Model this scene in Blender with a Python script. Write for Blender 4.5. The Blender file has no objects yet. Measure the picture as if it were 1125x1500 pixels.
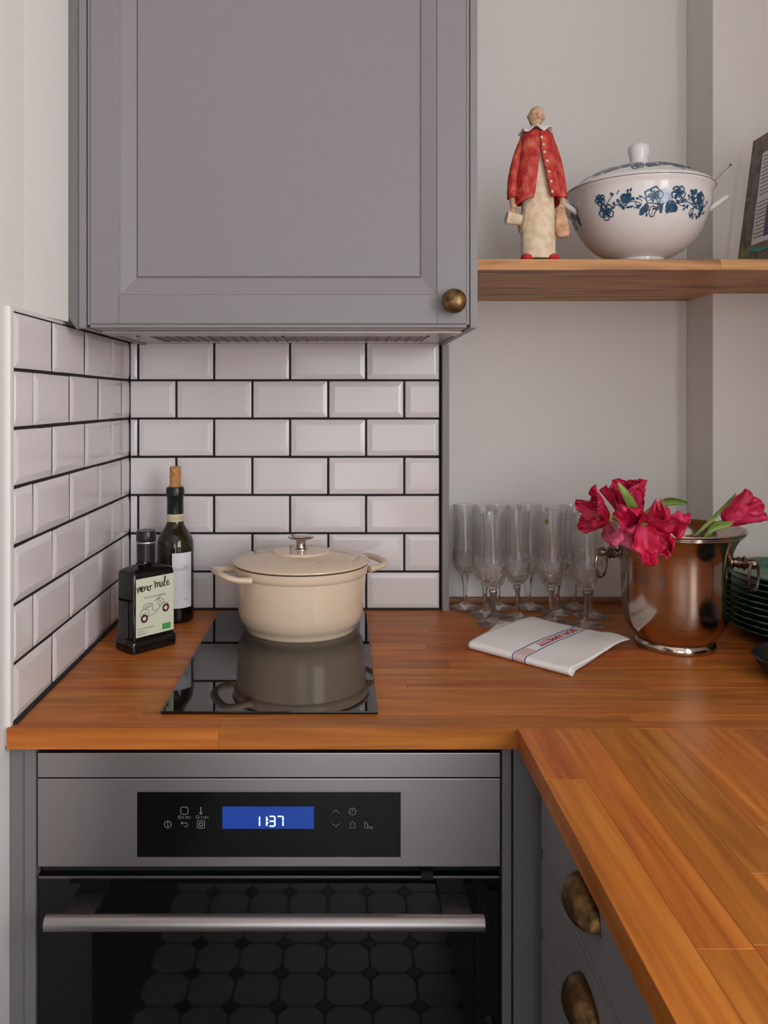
import bpy, bmesh, math, random
from mathutils import Vector, Matrix, noise

random.seed(7)
PI = math.pi
scene = bpy.context.scene
COL = scene.collection

# ------------------------------------------------------------------ camera
F_PX, CX, CY = 1190.0, 500.0, 586.0          # focal length and principal point in photo pixels
CAM_Z = 1.318
cam_d = bpy.data.cameras.new('camera')
cam_d.sensor_fit = 'VERTICAL'
cam_d.sensor_height = 36.0
cam_d.lens = F_PX / 1500.0 * 36.0
cam_d.shift_x = (562.5 - CX) / 1500.0
cam_d.shift_y = -(750.0 - CY) / 1500.0
cam_d.clip_start = 0.01
cam = bpy.data.objects.new('camera', cam_d)
cam.location = (0, 0, CAM_Z)
cam.rotation_euler = (PI / 2, 0, 0)
COL.objects.link(cam)
scene.camera = cam

# ------------------------------------------------------------------ world, daylight, exposure
world = bpy.data.worlds.new('world')
scene.world = world
world.use_nodes = True
world.node_tree.nodes['Background'].inputs[0].default_value = (0.75, 0.85, 1.0, 1)
world.node_tree.nodes['Background'].inputs[1].default_value = 0.8

WIN_Y0, WIN_Y1, WIN_Z0, WIN_Z1 = -1.15, 0.25, 1.02, 2.2     # window over the return worktop
def daylight(name, loc, rot, sx, sy, power, col):
    l = bpy.data.lights.new(name, 'AREA')
    l.shape = 'RECTANGLE'; l.size = sx; l.size_y = sy
    l.energy = power; l.color = col
    o = bpy.data.objects.new(name, l)
    o.location = loc; o.rotation_euler = rot
    COL.objects.link(o)
    return o
daylight('window_daylight', (1.06, (WIN_Y0 + WIN_Y1) / 2, (WIN_Z0 + WIN_Z1) / 2), (0, PI / 2, 0),
         WIN_Z1 - WIN_Z0 - .1, WIN_Y1 - WIN_Y0 - .1, 34.8, (0.95, 0.982, 1.0))
daylight('rear_fill', (0.25, -1.98, 1.08), (PI / 2, 0, 0), 1.0, 2.0, 15.5, (0.95, 0.982, 1.0))  # weak soft fill added in the opening behind the camera

scene.view_settings.view_transform = 'Standard'
scene.view_settings.look = 'None'
scene.view_settings.gamma = 1.0
scene.view_settings.use_curve_mapping = False
scene.view_settings.exposure = 0.0
scene.cycles.use_denoising = True
scene.cycles.max_bounces = 24
scene.cycles.transmission_bounces = 24
scene.cycles.transparent_max_bounces = 48

# ------------------------------------------------------------------ helpers
def srgb(r, g, b):
    def f(c):
        c /= 255.0
        return c / 12.92 if c <= .04045 else ((c + .055) / 1.055) ** 2.4
    return (f(r), f(g), f(b), 1.0)

def P(px, py, y):
    """photo pixel at depth y"""
    return Vector(((px - CX) * y / F_PX, y, CAM_Z - (py - CY) * y / F_PX))

def mat(name, col, rough=.5, metal=0.0, spec=.5, coat=0.0, trans=0.0, ior=1.45, emit=None, emit_s=0.0):
    m = bpy.data.materials.new(name)
    m.use_nodes = True
    b = m.node_tree.nodes['Principled BSDF']
    b.inputs['Base Color'].default_value = col if len(col) == 4 else (*col, 1)
    b.inputs['Roughness'].default_value = rough
    b.inputs['Metallic'].default_value = metal
    b.inputs['Specular IOR Level'].default_value = spec
    b.inputs['Coat Weight'].default_value = coat
    b.inputs['Transmission Weight'].default_value = trans
    b.inputs['IOR'].default_value = ior
    if emit:
        b.inputs['Emission Color'].default_value = emit
        b.inputs['Emission Strength'].default_value = emit_s
    return m

def nd(m, t, **kw):
    n = m.node_tree.nodes.new(t)
    for k, v in kw.items():
        setattr(n, k, v)
    return n
def lk(m, a, b): m.node_tree.links.new(a, b)
def bsdf(m): return m.node_tree.nodes['Principled BSDF']

def add_bump(m, scale=(1, 1, 1), nscale=40, strength=.2, dist=.001, detail=3, coords='Object'):
    tc = nd(m, 'ShaderNodeTexCoord'); mp = nd(m, 'ShaderNodeMapping')
    mp.inputs['Scale'].default_value = scale
    n = nd(m, 'ShaderNodeTexNoise'); n.inputs['Scale'].default_value = nscale; n.inputs['Detail'].default_value = detail
    bp = nd(m, 'ShaderNodeBump'); bp.inputs['Strength'].default_value = strength; bp.inputs['Distance'].default_value = dist
    lk(m, tc.outputs[coords], mp.inputs[0]); lk(m, mp.outputs[0], n.inputs['Vector'])
    lk(m, n.outputs['Fac'], bp.inputs['Height']); lk(m, bp.outputs[0], bsdf(m).inputs['Normal'])
    return m

def noise_col(m, stops, scale=(1, 1, 1), nscale=5, detail=4, coords='Object', distort=0.0, rand=False):
    """base colour from a noise through a colour ramp"""
    tc = nd(m, 'ShaderNodeTexCoord'); mp = nd(m, 'ShaderNodeMapping')
    mp.inputs['Scale'].default_value = scale
    n = nd(m, 'ShaderNodeTexNoise'); n.inputs['Scale'].default_value = nscale; n.inputs['Detail'].default_value = detail
    n.inputs['Distortion'].default_value = distort
    cr = nd(m, 'ShaderNodeValToRGB')
    el = cr.color_ramp.elements
    while len(el) < len(stops): el.new(.5)
    for e, (p, c) in zip(el, stops):
        e.position = p; e.color = c
    lk(m, tc.outputs[coords], mp.inputs[0]); lk(m, mp.outputs[0], n.inputs['Vector'])
    lk(m, n.outputs['Fac'], cr.inputs[0]); lk(m, cr.outputs[0], bsdf(m).inputs['Base Color'])
    if rand:
        oi = nd(m, 'ShaderNodeObjectInfo')
        mul = nd(m, 'ShaderNodeVectorMath', operation='SCALE'); mul.inputs[0].default_value = (7.3, 11.1, 5.7)
        lk(m, oi.outputs['Random'], mul.inputs['Scale']); lk(m, mul.outputs[0], mp.inputs['Location'])
    return m, cr, tc

def wood(name, dark, mid, light, rough=.38, tone=(.84, 1.14)):
    m = mat(name, mid, rough)
    _, cr, tc = noise_col(m, [(.30, dark), (.5, mid), (.72, light)], (1.1, 16, 16), 3.2, 5, distort=.9, rand=True)
    bsdf(m).inputs['Specular IOR Level'].default_value = .32
    # each stave has its own tone
    oi = nd(m, 'ShaderNodeObjectInfo')
    hsv = nd(m, 'ShaderNodeHueSaturation')
    mr = nd(m, 'ShaderNodeMapRange'); mr.inputs[3].default_value = tone[0]; mr.inputs[4].default_value = tone[1]
    mh = nd(m, 'ShaderNodeMapRange'); mh.inputs[3].default_value = .493; mh.inputs[4].default_value = .506
    fr = nd(m, 'ShaderNodeMath', operation='MULTIPLY'); fr.inputs[1].default_value = 7.31
    fr2 = nd(m, 'ShaderNodeMath', operation='FRACT')
    lk(m, oi.outputs['Random'], mr.inputs[0]); lk(m, oi.outputs['Random'], fr.inputs[0]); lk(m, fr.outputs[0], fr2.inputs[0])
    lk(m, fr2.outputs[0], mh.inputs[0])
    lk(m, cr.outputs[0], hsv.inputs['Color']); lk(m, mr.outputs[0], hsv.inputs['Value']); lk(m, mh.outputs[0], hsv.inputs['Hue'])
    lk(m, hsv.outputs[0], bsdf(m).inputs['Base Color'])
    # pores
    mp = nd(m, 'ShaderNodeMapping'); mp.inputs['Scale'].default_value = (6, 160, 160)
    n = nd(m, 'ShaderNodeTexNoise'); n.inputs['Scale'].default_value = 4; n.inputs['Detail'].default_value = 2
    bp = nd(m, 'ShaderNodeBump'); bp.inputs['Strength'].default_value = .12; bp.inputs['Distance'].default_value = .0006
    lk(m, tc.outputs['Object'], mp.inputs[0]); lk(m, mp.outputs[0], n.inputs['Vector'])
    lk(m, n.outputs['Fac'], bp.inputs['Height']); lk(m, bp.outputs[0], bsdf(m).inputs['Normal'])
    return m

class MB:
    """collects geometry for one mesh"""
    def __init__(s): s.v = []; s.f = []; s.mi = []; s.wn = False
    def add(s, vs, fs, mi=0):
        o = len(s.v)
        s.v += [tuple(v) for v in vs]
        for f in fs: s.f.append([i + o for i in f]); s.mi.append(mi)
        return s
    def box(s, x0, x1, y0, y1, z0, z1, bev=0.0, mi=0, seg=2):
        if x0 > x1: x0, x1 = x1, x0
        if y0 > y1: y0, y1 = y1, y0
        if z0 > z1: z0, z1 = z1, z0
        bm = bmesh.new()
        bmesh.ops.create_cube(bm, size=1)
        for v in bm.verts:
            v.co = Vector((x0 if v.co.x < 0 else x1, y0 if v.co.y < 0 else y1, z0 if v.co.z < 0 else z1))
        if bev > 0:
            s.wn = True
            bmesh.ops.bevel(bm, geom=bm.edges[:], offset=bev, segments=seg, profile=.5, affect='EDGES')
        bm.verts.index_update()
        s.add([v.co[:] for v in bm.verts], [[v.index for v in f.verts] for f in bm.faces], mi)
        bm.free()
        return s
    def lathe(s, prof, seg=48, ax=1.0, ay=1.0, c=(0, 0, 0), mi=0, rad=None):
        """prof: (r,z) list, bottom/inside order; poles where r == 0"""
        vs = []; idx = []
        for k, (r, z) in enumerate(prof):
            if r <= 1e-7:
                idx.append([len(vs)]); vs.append((c[0], c[1], c[2] + z))
            else:
                row = []
                for i in range(seg):
                    a = 2 * PI * i / seg
                    rr = r * (rad(k, i, a) if rad else 1)
                    row.append(len(vs)); vs.append((c[0] + rr * math.cos(a) * ax, c[1] + rr * math.sin(a) * ay, c[2] + z))
                idx.append(row)
        fs = []
        for A, B in zip(idx[:-1], idx[1:]):
            for i in range(seg):
                j = (i + 1) % seg
                if len(A) == 1 and len(B) == 1: continue
                if len(A) == 1: fs.append([A[0], B[j], B[i]])
                elif len(B) == 1: fs.append([A[i], A[j], B[0]])
                else: fs.append([A[i], A[j], B[j], B[i]])
        return s.add(vs, fs, mi)
    def tube(s, pts, rad, seg=12, caps=True, closed=False, mi=0, flat=None):
        """tube along points; rad: number or list; flat: (a,b) scale of the section"""
        pts = [Vector(p) for p in pts]; n = len(pts)
        rads = rad if isinstance(rad, (list, tuple)) else [rad] * n
        fa, fb = flat or (1, 1)
        vs = []; rows = []
        up = None
        for i in range(n):
            if closed: t = pts[(i + 1) % n] - pts[i - 1]
            else: t = pts[min(i + 1, n - 1)] - pts[max(i - 1, 0)]
            t.normalize()
            if up is None:
                up = Vector((0, 0, 1)) if abs(t.z) < .9 else Vector((0, 1, 0))
            x = up.cross(t).normalized(); up = t.cross(x).normalized()
            row = []
            for k in range(seg):
                a = 2 * PI * k / seg
                row.append(len(vs)); vs.append(pts[i] + rads[i] * (x * math.cos(a) * fa + up * math.sin(a) * fb))
            rows.append(row)
        fs = []
        m = n if closed else n - 1
        for i in range(m):
            A, B = rows[i], rows[(i + 1) % n]
            for k in range(seg):
                j = (k + 1) % seg
                fs.append([A[k], A[j], B[j], B[k]])
        if caps and not closed:
            fs.append(rows[0][::-1]); fs.append(rows[-1])
        return s.add(vs, fs, mi)
    def grid(s, fn, nu, nv, mi=0, closed_u=False):
        vs = [fn(i / nu, j / nv) for j in range(nv + 1) for i in range(nu + (0 if closed_u else 1))]
        w = nu + (0 if closed_u else 1)
        fs = []
        for j in range(nv):
            for i in range(nu):
                i2 = (i + 1) % w if closed_u else i + 1
                fs.append([j * w + i, j * w + i2, (j + 1) * w + i2, (j + 1) * w + i])
        return s.add(vs, fs, mi)
    def mesh(s, name, mats, smooth=True, angle=35):
        me = bpy.data.meshes.new(name)
        me.from_pydata(s.v, [], s.f)
        for m in (mats if isinstance(mats, (list, tuple)) else [mats]): me.materials.append(m)
        if any(s.mi): me.polygons.foreach_set('material_index', s.mi)
        bm = bmesh.new(); bm.from_mesh(me)
        bmesh.ops.recalc_face_normals(bm, faces=bm.faces[:])
        bm.to_mesh(me); bm.free()
        if smooth:
            me.shade_smooth(); me.set_sharp_from_angle(angle=math.radians(angle))
        me.update()
        return me
    def build(s, name, mats, parent=None, smooth=True, angle=35, loc=None, rot=None):
        o = link(name, s.mesh(name, mats, smooth, angle), parent, loc, rot)
        if s.wn and smooth: weighted(o)
        return o

def weighted(o):
    md = o.modifiers.new('flat_faces', 'WEIGHTED_NORMAL'); md.weight = 80; md.keep_sharp = True
    return o
def link(name, me, parent=None, loc=None, rot=None):
    o = bpy.data.objects.new(name, me)
    COL.objects.link(o)
    if parent: o.parent = parent
    if loc is not None: o.location = loc
    if rot is not None: o.rotation_euler = rot
    return o
def tag(o, label, cat, group=None):
    o['label'] = label; o['category'] = cat
    if group: o['group'] = group
    return o
def thing(name, label, cat, loc=(0, 0, 0), rz=0.0, group=None):
    o = bpy.data.objects.new(name, None)
    o.empty_display_size = .02
    COL.objects.link(o)
    o.location = loc; o.rotation_euler = (0, 0, rz)
    return tag(o, label, cat, group)
def struct(o):
    o['kind'] = 'structure'; return o
def solidify(o, t, offset=0):
    md = o.modifiers.new('thickness', 'SOLIDIFY'); md.thickness = t; md.offset = offset; return o
def subsurf(o, n=1):
    md = o.modifiers.new('smooth', 'SUBSURF'); md.levels = n; md.render_levels = n; return o
def copy_tree(o, parent=None):
    c = o.copy(); COL.objects.link(c); c.parent = parent
    for ch in list(o.children): copy_tree(ch, c)
    return c

# flat print: 2-D strokes, polygons and text mapped onto a surface by fn(x, y) -> 3-D
def ribbon2d(mb, pts, w, fn, closed=False, mi=0):
    pts = [Vector((p[0], p[1])) for p in pts]; n = len(pts)
    vs = []
    for i in range(n):
        if closed: t = pts[(i + 1) % n] - pts[i - 1]
        else: t = pts[min(i + 1, n - 1)] - pts[max(i - 1, 0)]
        if t.length < 1e-9: t = Vector((1, 0))
        t.normalize(); q = Vector((-t.y, t.x)) * w / 2
        vs += [fn(*(pts[i] + q)), fn(*(pts[i] - q))]
    fs = [[2 * i, 2 * i + 1, 2 * ((i + 1) % n) + 1, 2 * ((i + 1) % n)] for i in range(n if closed else n - 1)]
    mb.add(vs, fs, mi)
def poly2d(mb, pts, fn, mi=0):
    c = (sum(p[0] for p in pts) / len(pts), sum(p[1] for p in pts) / len(pts))
    vs = [fn(*c)] + [fn(*p) for p in pts]
    n = len(pts)
    mb.add(vs, [[0, 1 + i, 1 + (i + 1) % n] for i in range(n)], mi)
def smooth2d(pts, k=6):
    """Catmull-Rom through 2-D points"""
    out = []
    n = len(pts)
    for i in range(n - 1):
        p0, p1, p2, p3 = pts[max(i - 1, 0)], pts[i], pts[i + 1], pts[min(i + 2, n - 1)]
        for j in range(k):
            t = j / k
            out.append(tuple(.5 * (2 * p1[d] + (p2[d] - p0[d]) * t + (2 * p0[d] - 5 * p1[d] + 4 * p2[d] - p3[d]) * t * t
                       + (3 * p1[d] - p0[d] - 3 * p2[d] + p3[d]) * t ** 3) for d in range(len(p1))))
    out.append(tuple(pts[-1]))
    return out
def circle2d(cx, cy, r, n=20, a0=0, a1=2 * PI):
    full = abs(a1 - a0 - 2 * PI) < 1e-6
    return [(cx + r * math.cos(a0 + (a1 - a0) * i / (n if full else n - 1)), cy + r * math.sin(a0 + (a1 - a0) * i / (n if full else n - 1))) for i in range(n)]
def text2d(mb, body, size, fn, x=0, y=0, align='CENTER', sx=1.0, mi=0, bold=0.0):
    cu = bpy.data.curves.new('t', 'FONT'); cu.body = body; cu.size = size; cu.align_x = align; cu.resolution_u = 3; cu.offset = bold
    o = bpy.data.objects.new('t', cu)
    me = bpy.data.meshes.new_from_object(o)
    mb.add([fn(x + v.co.x * sx, y + v.co.y) for v in me.vertices], [list(p.vertices) for p in me.polygons], mi)
    bpy.data.objects.remove(o); bpy.data.curves.remove(cu); bpy.data.meshes.remove(me)

# ------------------------------------------------------------------ materials
M = {}
M['wall'] = add_bump(mat('wall_paint', srgb(222, 217, 213), .75), nscale=60, strength=.1, dist=.0015)
M['ceiling'] = mat('ceiling_paint', srgb(225, 222, 216), .85)
M['added_hall_wall'] = mat('added_hall_paint', srgb(188, 190, 194), .8)  # pale tone of the added walls sends light onto the column side
M['tile'] = mat('glazed_white_tile', srgb(222, 214, 213), .13, spec=.5)
M['grout'] = mat('black_grout', srgb(30, 25, 27), .8)
M['caulk'] = mat('white_caulk', srgb(220, 214, 210), .5)
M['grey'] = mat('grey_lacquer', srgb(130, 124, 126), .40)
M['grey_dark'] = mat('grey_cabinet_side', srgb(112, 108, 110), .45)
M['inside'] = mat('dark_gap', srgb(25, 24, 25), .8)
M['wood'] = wood('oiled_oak_worktop', srgb(148, 80, 28), srgb(176, 100, 37), srgb(198, 122, 50), .38)
M['shelf'] = wood('oak_shelf', srgb(118, 70, 36), srgb(192, 136, 84), srgb(222, 172, 116), .45)
M['wood_trim'] = wood('stained_wood_strip', srgb(120, 80, 55), srgb(140, 96, 68), srgb(155, 108, 78), .5)
M['steel'] = add_bump(mat('brushed_steel', srgb(165, 158, 158), .34, 1.0), (2, 300, 300), 6, .08, .0004)
M['steel_dark'] = mat('dark_steel', srgb(120, 114, 112), .38, 1.0)
M['chrome'] = mat('polished_steel', srgb(190, 182, 178), .16, 1.0)
M['black_glass'] = mat('black_glass', (.004, .004, .0045, 1), .025, spec=.6)
M['oven_glass'] = mat('oven_glass', (.004, .004, .005, 1), .03, spec=.5)
M['panel_black'] = mat('panel_black', (.004, .004, .004, 1), .12, spec=.4)
M['display'] = mat('display_blue', (.004, .012, .06, 1), .15, emit=srgb(28, 66, 160), emit_s=.75)
M['digits'] = mat('display_digits', (.6, .75, 1, 1), .3, emit=(.55, .75, 1.0, 1), emit_s=1.0)
M['icon'] = mat('panel_print_grey', srgb(120, 116, 118), .5)
M['mesh'] = add_bump(mat('filter_mesh', srgb(110, 98, 94), .4, .9), (1, 1, 1), 420, .9, .002)
M['hood'] = mat('hood_silver', srgb(176, 166, 162), .35, .7)
M['enamel'] = mat('cream_enamel', srgb(226, 202, 176), .16, spec=.5)
M['enamel_rim'] = mat('dark_enamel_rim', srgb(60, 50, 44), .5)
M['bottle_black'] = mat('black_oil_glass', (.006, .0055, .005, 1), .06, spec=.55)
M['cap'] = mat('black_cap', (.010, .010, .011, 1), .28)
M['silver_ring'] = mat('silver_ring', srgb(190, 190, 192), .3, .8)
M['label_green'] = mat('pale_green_label', srgb(206, 209, 184), .6)
M['ink'] = mat('black_ink', srgb(26, 20, 20), .6)
M['ink_brown'] = mat('brown_ink', srgb(66, 22, 24), .6)
M['ink_pale'] = mat('pale_wheel', srgb(222, 190, 184), .6)
M['organic_green'] = mat('leaf_logo_green', srgb(60, 150, 62), .6)
M['logo_pale'] = mat('leaf_logo_stars', srgb(160, 214, 150), .6)
M['wine_glass_green'] = mat('dark_olive_bottle', (.022, .017, .007, 1), .05, spec=.6)
M['wine_dark'] = mat('wine_filled_glass', (.006, .004, .003, 1), .05, spec=.6)
M['paper'] = mat('white_paper', srgb(226, 222, 224), .6)
M['seal'] = mat('seal_paper', srgb(205, 192, 160), .6)
M['cork'] = noise_col(mat('cork', srgb(190, 130, 78), .8), [(.3, srgb(150, 96, 54)), (.6, srgb(204, 146, 90))], nscale=300)[0]
def clear_glass(name, see):
    m = mat(name, (1, 1, 1, 1), 0.0, trans=1.0, ior=1.48)
    tr = nd(m, 'ShaderNodeBsdfTransparent'); mx = nd(m, 'ShaderNodeMixShader'); mx.inputs[0].default_value = see
    out = m.node_tree.nodes['Material Output']
    lk(m, bsdf(m).outputs[0], mx.inputs[1]); lk(m, tr.outputs[0], mx.inputs[2]); lk(m, mx.outputs[0], out.inputs['Surface'])
    return m
M['crystal'] = clear_glass('clear_crystal', .2)
M['crystal_solid'] = clear_glass('solid_crystal', .12)
M['gold'] = mat('gold_sticker', srgb(150, 118, 40), .4, .6)
M['linen'] = add_bump(mat('white_linen', srgb(242, 238, 236), .85), nscale=900, strength=.25, dist=.0006)
M['stripe_blue'] = mat('woven_blue', srgb(62, 84, 140), .85)
M['stripe_pink'] = mat('woven_pink', srgb(222, 188, 186), .85)
M['stripe_red'] = mat('woven_red', srgb(190, 36, 62), .85)
M['nickel'] = add_bump(mat('worn_nickel', srgb(188, 173, 160), .13, 1.0), nscale=14, strength=.05, dist=.004)
M['nickel_dark'] = mat('tarnished_nickel', srgb(140, 124, 112), .22, 1.0)
M['brass'] = noise_col(mat('aged_brass', srgb(120, 92, 56), .38, .9), [(.35, srgb(78, 60, 40)), (.65, srgb(136, 104, 64))], nscale=90)[0]
M['porcelain'] = mat('white_porcelain', srgb(226, 220, 218), .12, spec=.5)
M['print_blue'] = noise_col(mat('blue_transfer', srgb(40, 78, 108), .2), [(.35, srgb(24, 52, 82)), (.7, srgb(62, 104, 132))], nscale=260)[0]
M['print_pale'] = mat('pale_blue_transfer', srgb(160, 172, 192), .2)
M['plate_green'] = noise_col(mat('green_majolica', srgb(40, 90, 60), .2), [(.35, srgb(26, 66, 42)), (.7, srgb(84, 138, 98))], nscale=60)[0]
M['iron'] = mat('black_iron', srgb(36, 35, 37), .4, .2)
M['clay'] = add_bump(noise_col(mat('cream_clay', srgb(214, 190, 160), .85), [(.3, srgb(196, 168, 138)), (.6, srgb(222, 202, 174))], nscale=70)[0], nscale=160, strength=.5, dist=.0015)
M['skin_clay'] = noise_col(mat('skin_clay', srgb(196, 158, 128), .7), [(.3, srgb(172, 130, 104)), (.6, srgb(208, 172, 142))], nscale=120)[0]
M['red_clay'] = add_bump(noise_col(mat('red_glazed_clay', srgb(180, 50, 44), .6), [(.34, srgb(160, 24, 30)), (.48, srgb(184, 52, 46)), (.60, srgb(194, 82, 64)), (.80, srgb(210, 128, 100))], nscale=75, detail=8)[0], nscale=170, strength=.9, dist=.003)
M['red_shoe'] = mat('red_glaze', srgb(190, 34, 40), .3)
M['collar'] = mat('white_glaze', srgb(216, 208, 204), .5)
M['bag_clay'] = noise_col(mat('tan_clay', srgb(200, 152, 118), .7), [(.3, srgb(176, 124, 94)), (.6, srgb(212, 168, 132))], nscale=80)[0]
M['stem_green'] = mat('stem_green', srgb(120, 150, 60), .45)
M['leaf_green'] = noise_col(mat('leaf_green', srgb(122, 150, 62), .42), [(.3, srgb(98, 132, 52)), (.7, srgb(156, 176, 92))], nscale=40)[0]
M['petal'] = noise_col(mat('crimson_petal', srgb(200, 24, 70), .45), [(.28, srgb(150, 10, 60)), (.5, srgb(204, 20, 66)), (.75, srgb(222, 72, 120))], nscale=38, detail=5)[0]
M['petal_pink'] = noise_col(mat('pink_petal', srgb(206, 72, 112), .45), [(.3, srgb(178, 30, 84)), (.7, srgb(222, 104, 140))], nscale=60, detail=5)[0]
M['stamen'] = mat('yellow_stamen', srgb(216, 190, 110), .6)
M['cover'] = noise_col(mat('printed_cover', srgb(60, 60, 50), .35), [(.30, srgb(30, 34, 28)), (.42, srgb(66, 70, 44)), (.5, srgb(120, 92, 84)), (.58, srgb(48, 44, 36)), (.7, srgb(128, 124, 62))], nscale=17, detail=6)[0]
M['print_purple'] = mat('purple_print', srgb(84, 62, 110), .4)
M['print_teal'] = mat('teal_print', srgb(40, 150, 122), .4)
M['pages'] = mat('book_pages', srgb(214, 206, 190), .8)
M['floor_tile'] = noise_col(mat('pale_floor_tile', srgb(190, 186, 178), .3), [(.3, srgb(178, 174, 166)), (.7, srgb(200, 196, 190))], nscale=12, rand=True)[0]
M['floor_dot'] = mat('black_floor_dot', srgb(34, 33, 34), .3)
M['floor_grout'] = mat('floor_grout', srgb(70, 67, 64), .8)
M['window_white'] = mat('window_paint', srgb(225, 224, 220), .4)
M['pane'] = mat('window_pane', (1, 1, 1, 1), .0, trans=1.0, ior=1.45)

# ------------------------------------------------------------------ the room
WT = .90                     # worktop top
TB = 1.62                    # face of the tiles on the back wall
TL = -.422                   # face of the tiles on the left wall
WALL_B, WALL_L, WALL_R = 1.68, -.430, 1.0
COLUMN_Y, COLUMN_X = 1.5615, .714

wall_back = struct(MB().box(-.6, 1.2, WALL_B, WALL_B + .12, 0, 2.6).build('wall_back', M['wall'], smooth=False))
DY0, DY1 = -.75, .70         # doorway beside the camera, added to cut light bounced onto the drawers
wl_ = MB()
wl_.box(WALL_L - .12, WALL_L, -2.1, DY0, 0, 2.6); wl_.box(WALL_L - .12, WALL_L, DY1, WALL_B, 0, 2.6); wl_.box(WALL_L - .12, WALL_L, DY0, DY1, 2.08, 2.6)
wall_left = struct(wl_.build('wall_left', M['wall'], smooth=False))
added_hall = MB(); added_hall.box(-1.75, -1.65, -1.2, 1.2, 0, 2.6); added_hall.box(-1.65, WALL_L - .12, 1.1, 1.2, 0, 2.6); added_hall.box(-1.65, WALL_L - .12, -1.2, -1.1, 0, 2.6)  # unseen walls added beyond the doorway to keep sky light out
struct(added_hall.build('wall_added_hall', M['added_hall_wall'], smooth=False))
struct(MB().box(COLUMN_X, WALL_R, COLUMN_Y, WALL_B, 0, 2.6, .002).build('wall_column', M['wall']))
wr = MB()
wr.box(WALL_R, WALL_R + .2, -2.1, WIN_Y0, 0, 2.6); wr.box(WALL_R, WALL_R + .2, WIN_Y1, WALL_B, 0, 2.6)
wr.box(WALL_R, WALL_R + .2, WIN_Y0, WIN_Y1, 0, WIN_Z0); wr.box(WALL_R, WALL_R + .2, WIN_Y0, WIN_Y1, WIN_Z1, 2.6)
struct(wr.build('wall_right', M['wall'], smooth=False))
wf = MB()
wf.box(-.6, -.3, -2.2, -2.0, 0, 2.6); wf.box(.8, 1.2, -2.2, -2.0, 0, 2.6); wf.box(-.3, .8, -2.2, -2.0, 2.12, 2.6)
struct(wf.build('wall_front', M['wall'], smooth=False))
struct(MB().box(-1.8, 1.2, -2.2, 1.8, 2.6, 2.7).build('ceiling', M['ceiling'], smooth=False))
w1 = MB()
for a, b in ((WIN_Y0, WIN_Y0 + .05), (WIN_Y1 - .05, WIN_Y1), ((WIN_Y0 + WIN_Y1) / 2 - .03, (WIN_Y0 + WIN_Y1) / 2 + .03)):
    w1.box(WALL_R + .12, WALL_R + .17, a, b, WIN_Z0, WIN_Z1, .004)
w1.box(WALL_R + .12, WALL_R + .17, WIN_Y0, WIN_Y1, WIN_Z0, WIN_Z0 + .05, .004); w1.box(WALL_R + .12, WALL_R + .17, WIN_Y0, WIN_Y1, WIN_Z1 - .05, WIN_Z1, .004)
win = struct(w1.build('window_1', M['window_white']))
ym = (WIN_Y0 + WIN_Y1) / 2
for a, b in ((WIN_Y0 + .05, ym - .03), (ym + .03, WIN_Y1 - .05)):
    MB().box(WALL_R + .142, WALL_R + .148, a, b, WIN_Z0 + .05, WIN_Z1 - .05).build('pane', M['pane'], win, smooth=False)

# floor: octagon tiles with small dark dots between them
floor = struct(MB().box(-1.8, 1.2, -2.2, 1.8, -.1, -.004).build('floor', M['floor_grout'], smooth=False))
PT, DOT = .1025, .021
def octagon(h=.0975 / 2, c=DOT, t=.004):
    q = h - c + .001
    pts = [(h, -q), (h, q), (q, h), (-q, h), (-h, q), (-h, -q), (-q, -h), (q, -h)]
    vs = [(x, y, -.004) for x, y in pts] + [(x, y, 0) for x, y in pts]
    fs = [list(range(8, 16))] + [[i, (i + 1) % 8, 8 + (i + 1) % 8, 8 + i] for i in range(8)]
    return vs, fs
oct_me = MB().add(*octagon()).mesh('octagon_tile', M['floor_tile'], smooth=False)
d = DOT - .002
dot_me = MB().add([(d, 0, -.004), (0, d, -.004), (-d, 0, -.004), (0, -d, -.004), (d, 0, 0), (0, d, 0), (-d, 0, 0), (0, -d, 0)],
                  [[4, 5, 6, 7], [0, 1, 5, 4], [1, 2, 6, 5], [2, 3, 7, 6], [3, 0, 4, 7]]).mesh('dot_tile', M['floor_dot'], smooth=False)
rest = MB()
fx0 = -.43 + PT * .35
for i in range(13):
    for j in range(30):
        x, y = fx0 + i * PT, 1.0 - j * PT
        near = j < 17
        if near:
            link('floor_tile', oct_me, floor, (x, y, 0)); link('floor_dot', dot_me, floor, (x + PT / 2, y + PT / 2, 0))
        else:
            vs, fs = octagon(); rest.add([(a + x, b + y, c) for a, b, c in vs], fs)
            rest.add([(x + PT / 2 + a, y + PT / 2 + b, 0) for a, b in ((d, 0), (0, d), (-d, 0), (0, -d))], [[0, 1, 2, 3]], 1)
ro = rest.build('floor_tile_field', [M['floor_tile'], M['floor_dot']], floor, smooth=False); ro['kind'] = 'stuff'

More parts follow.
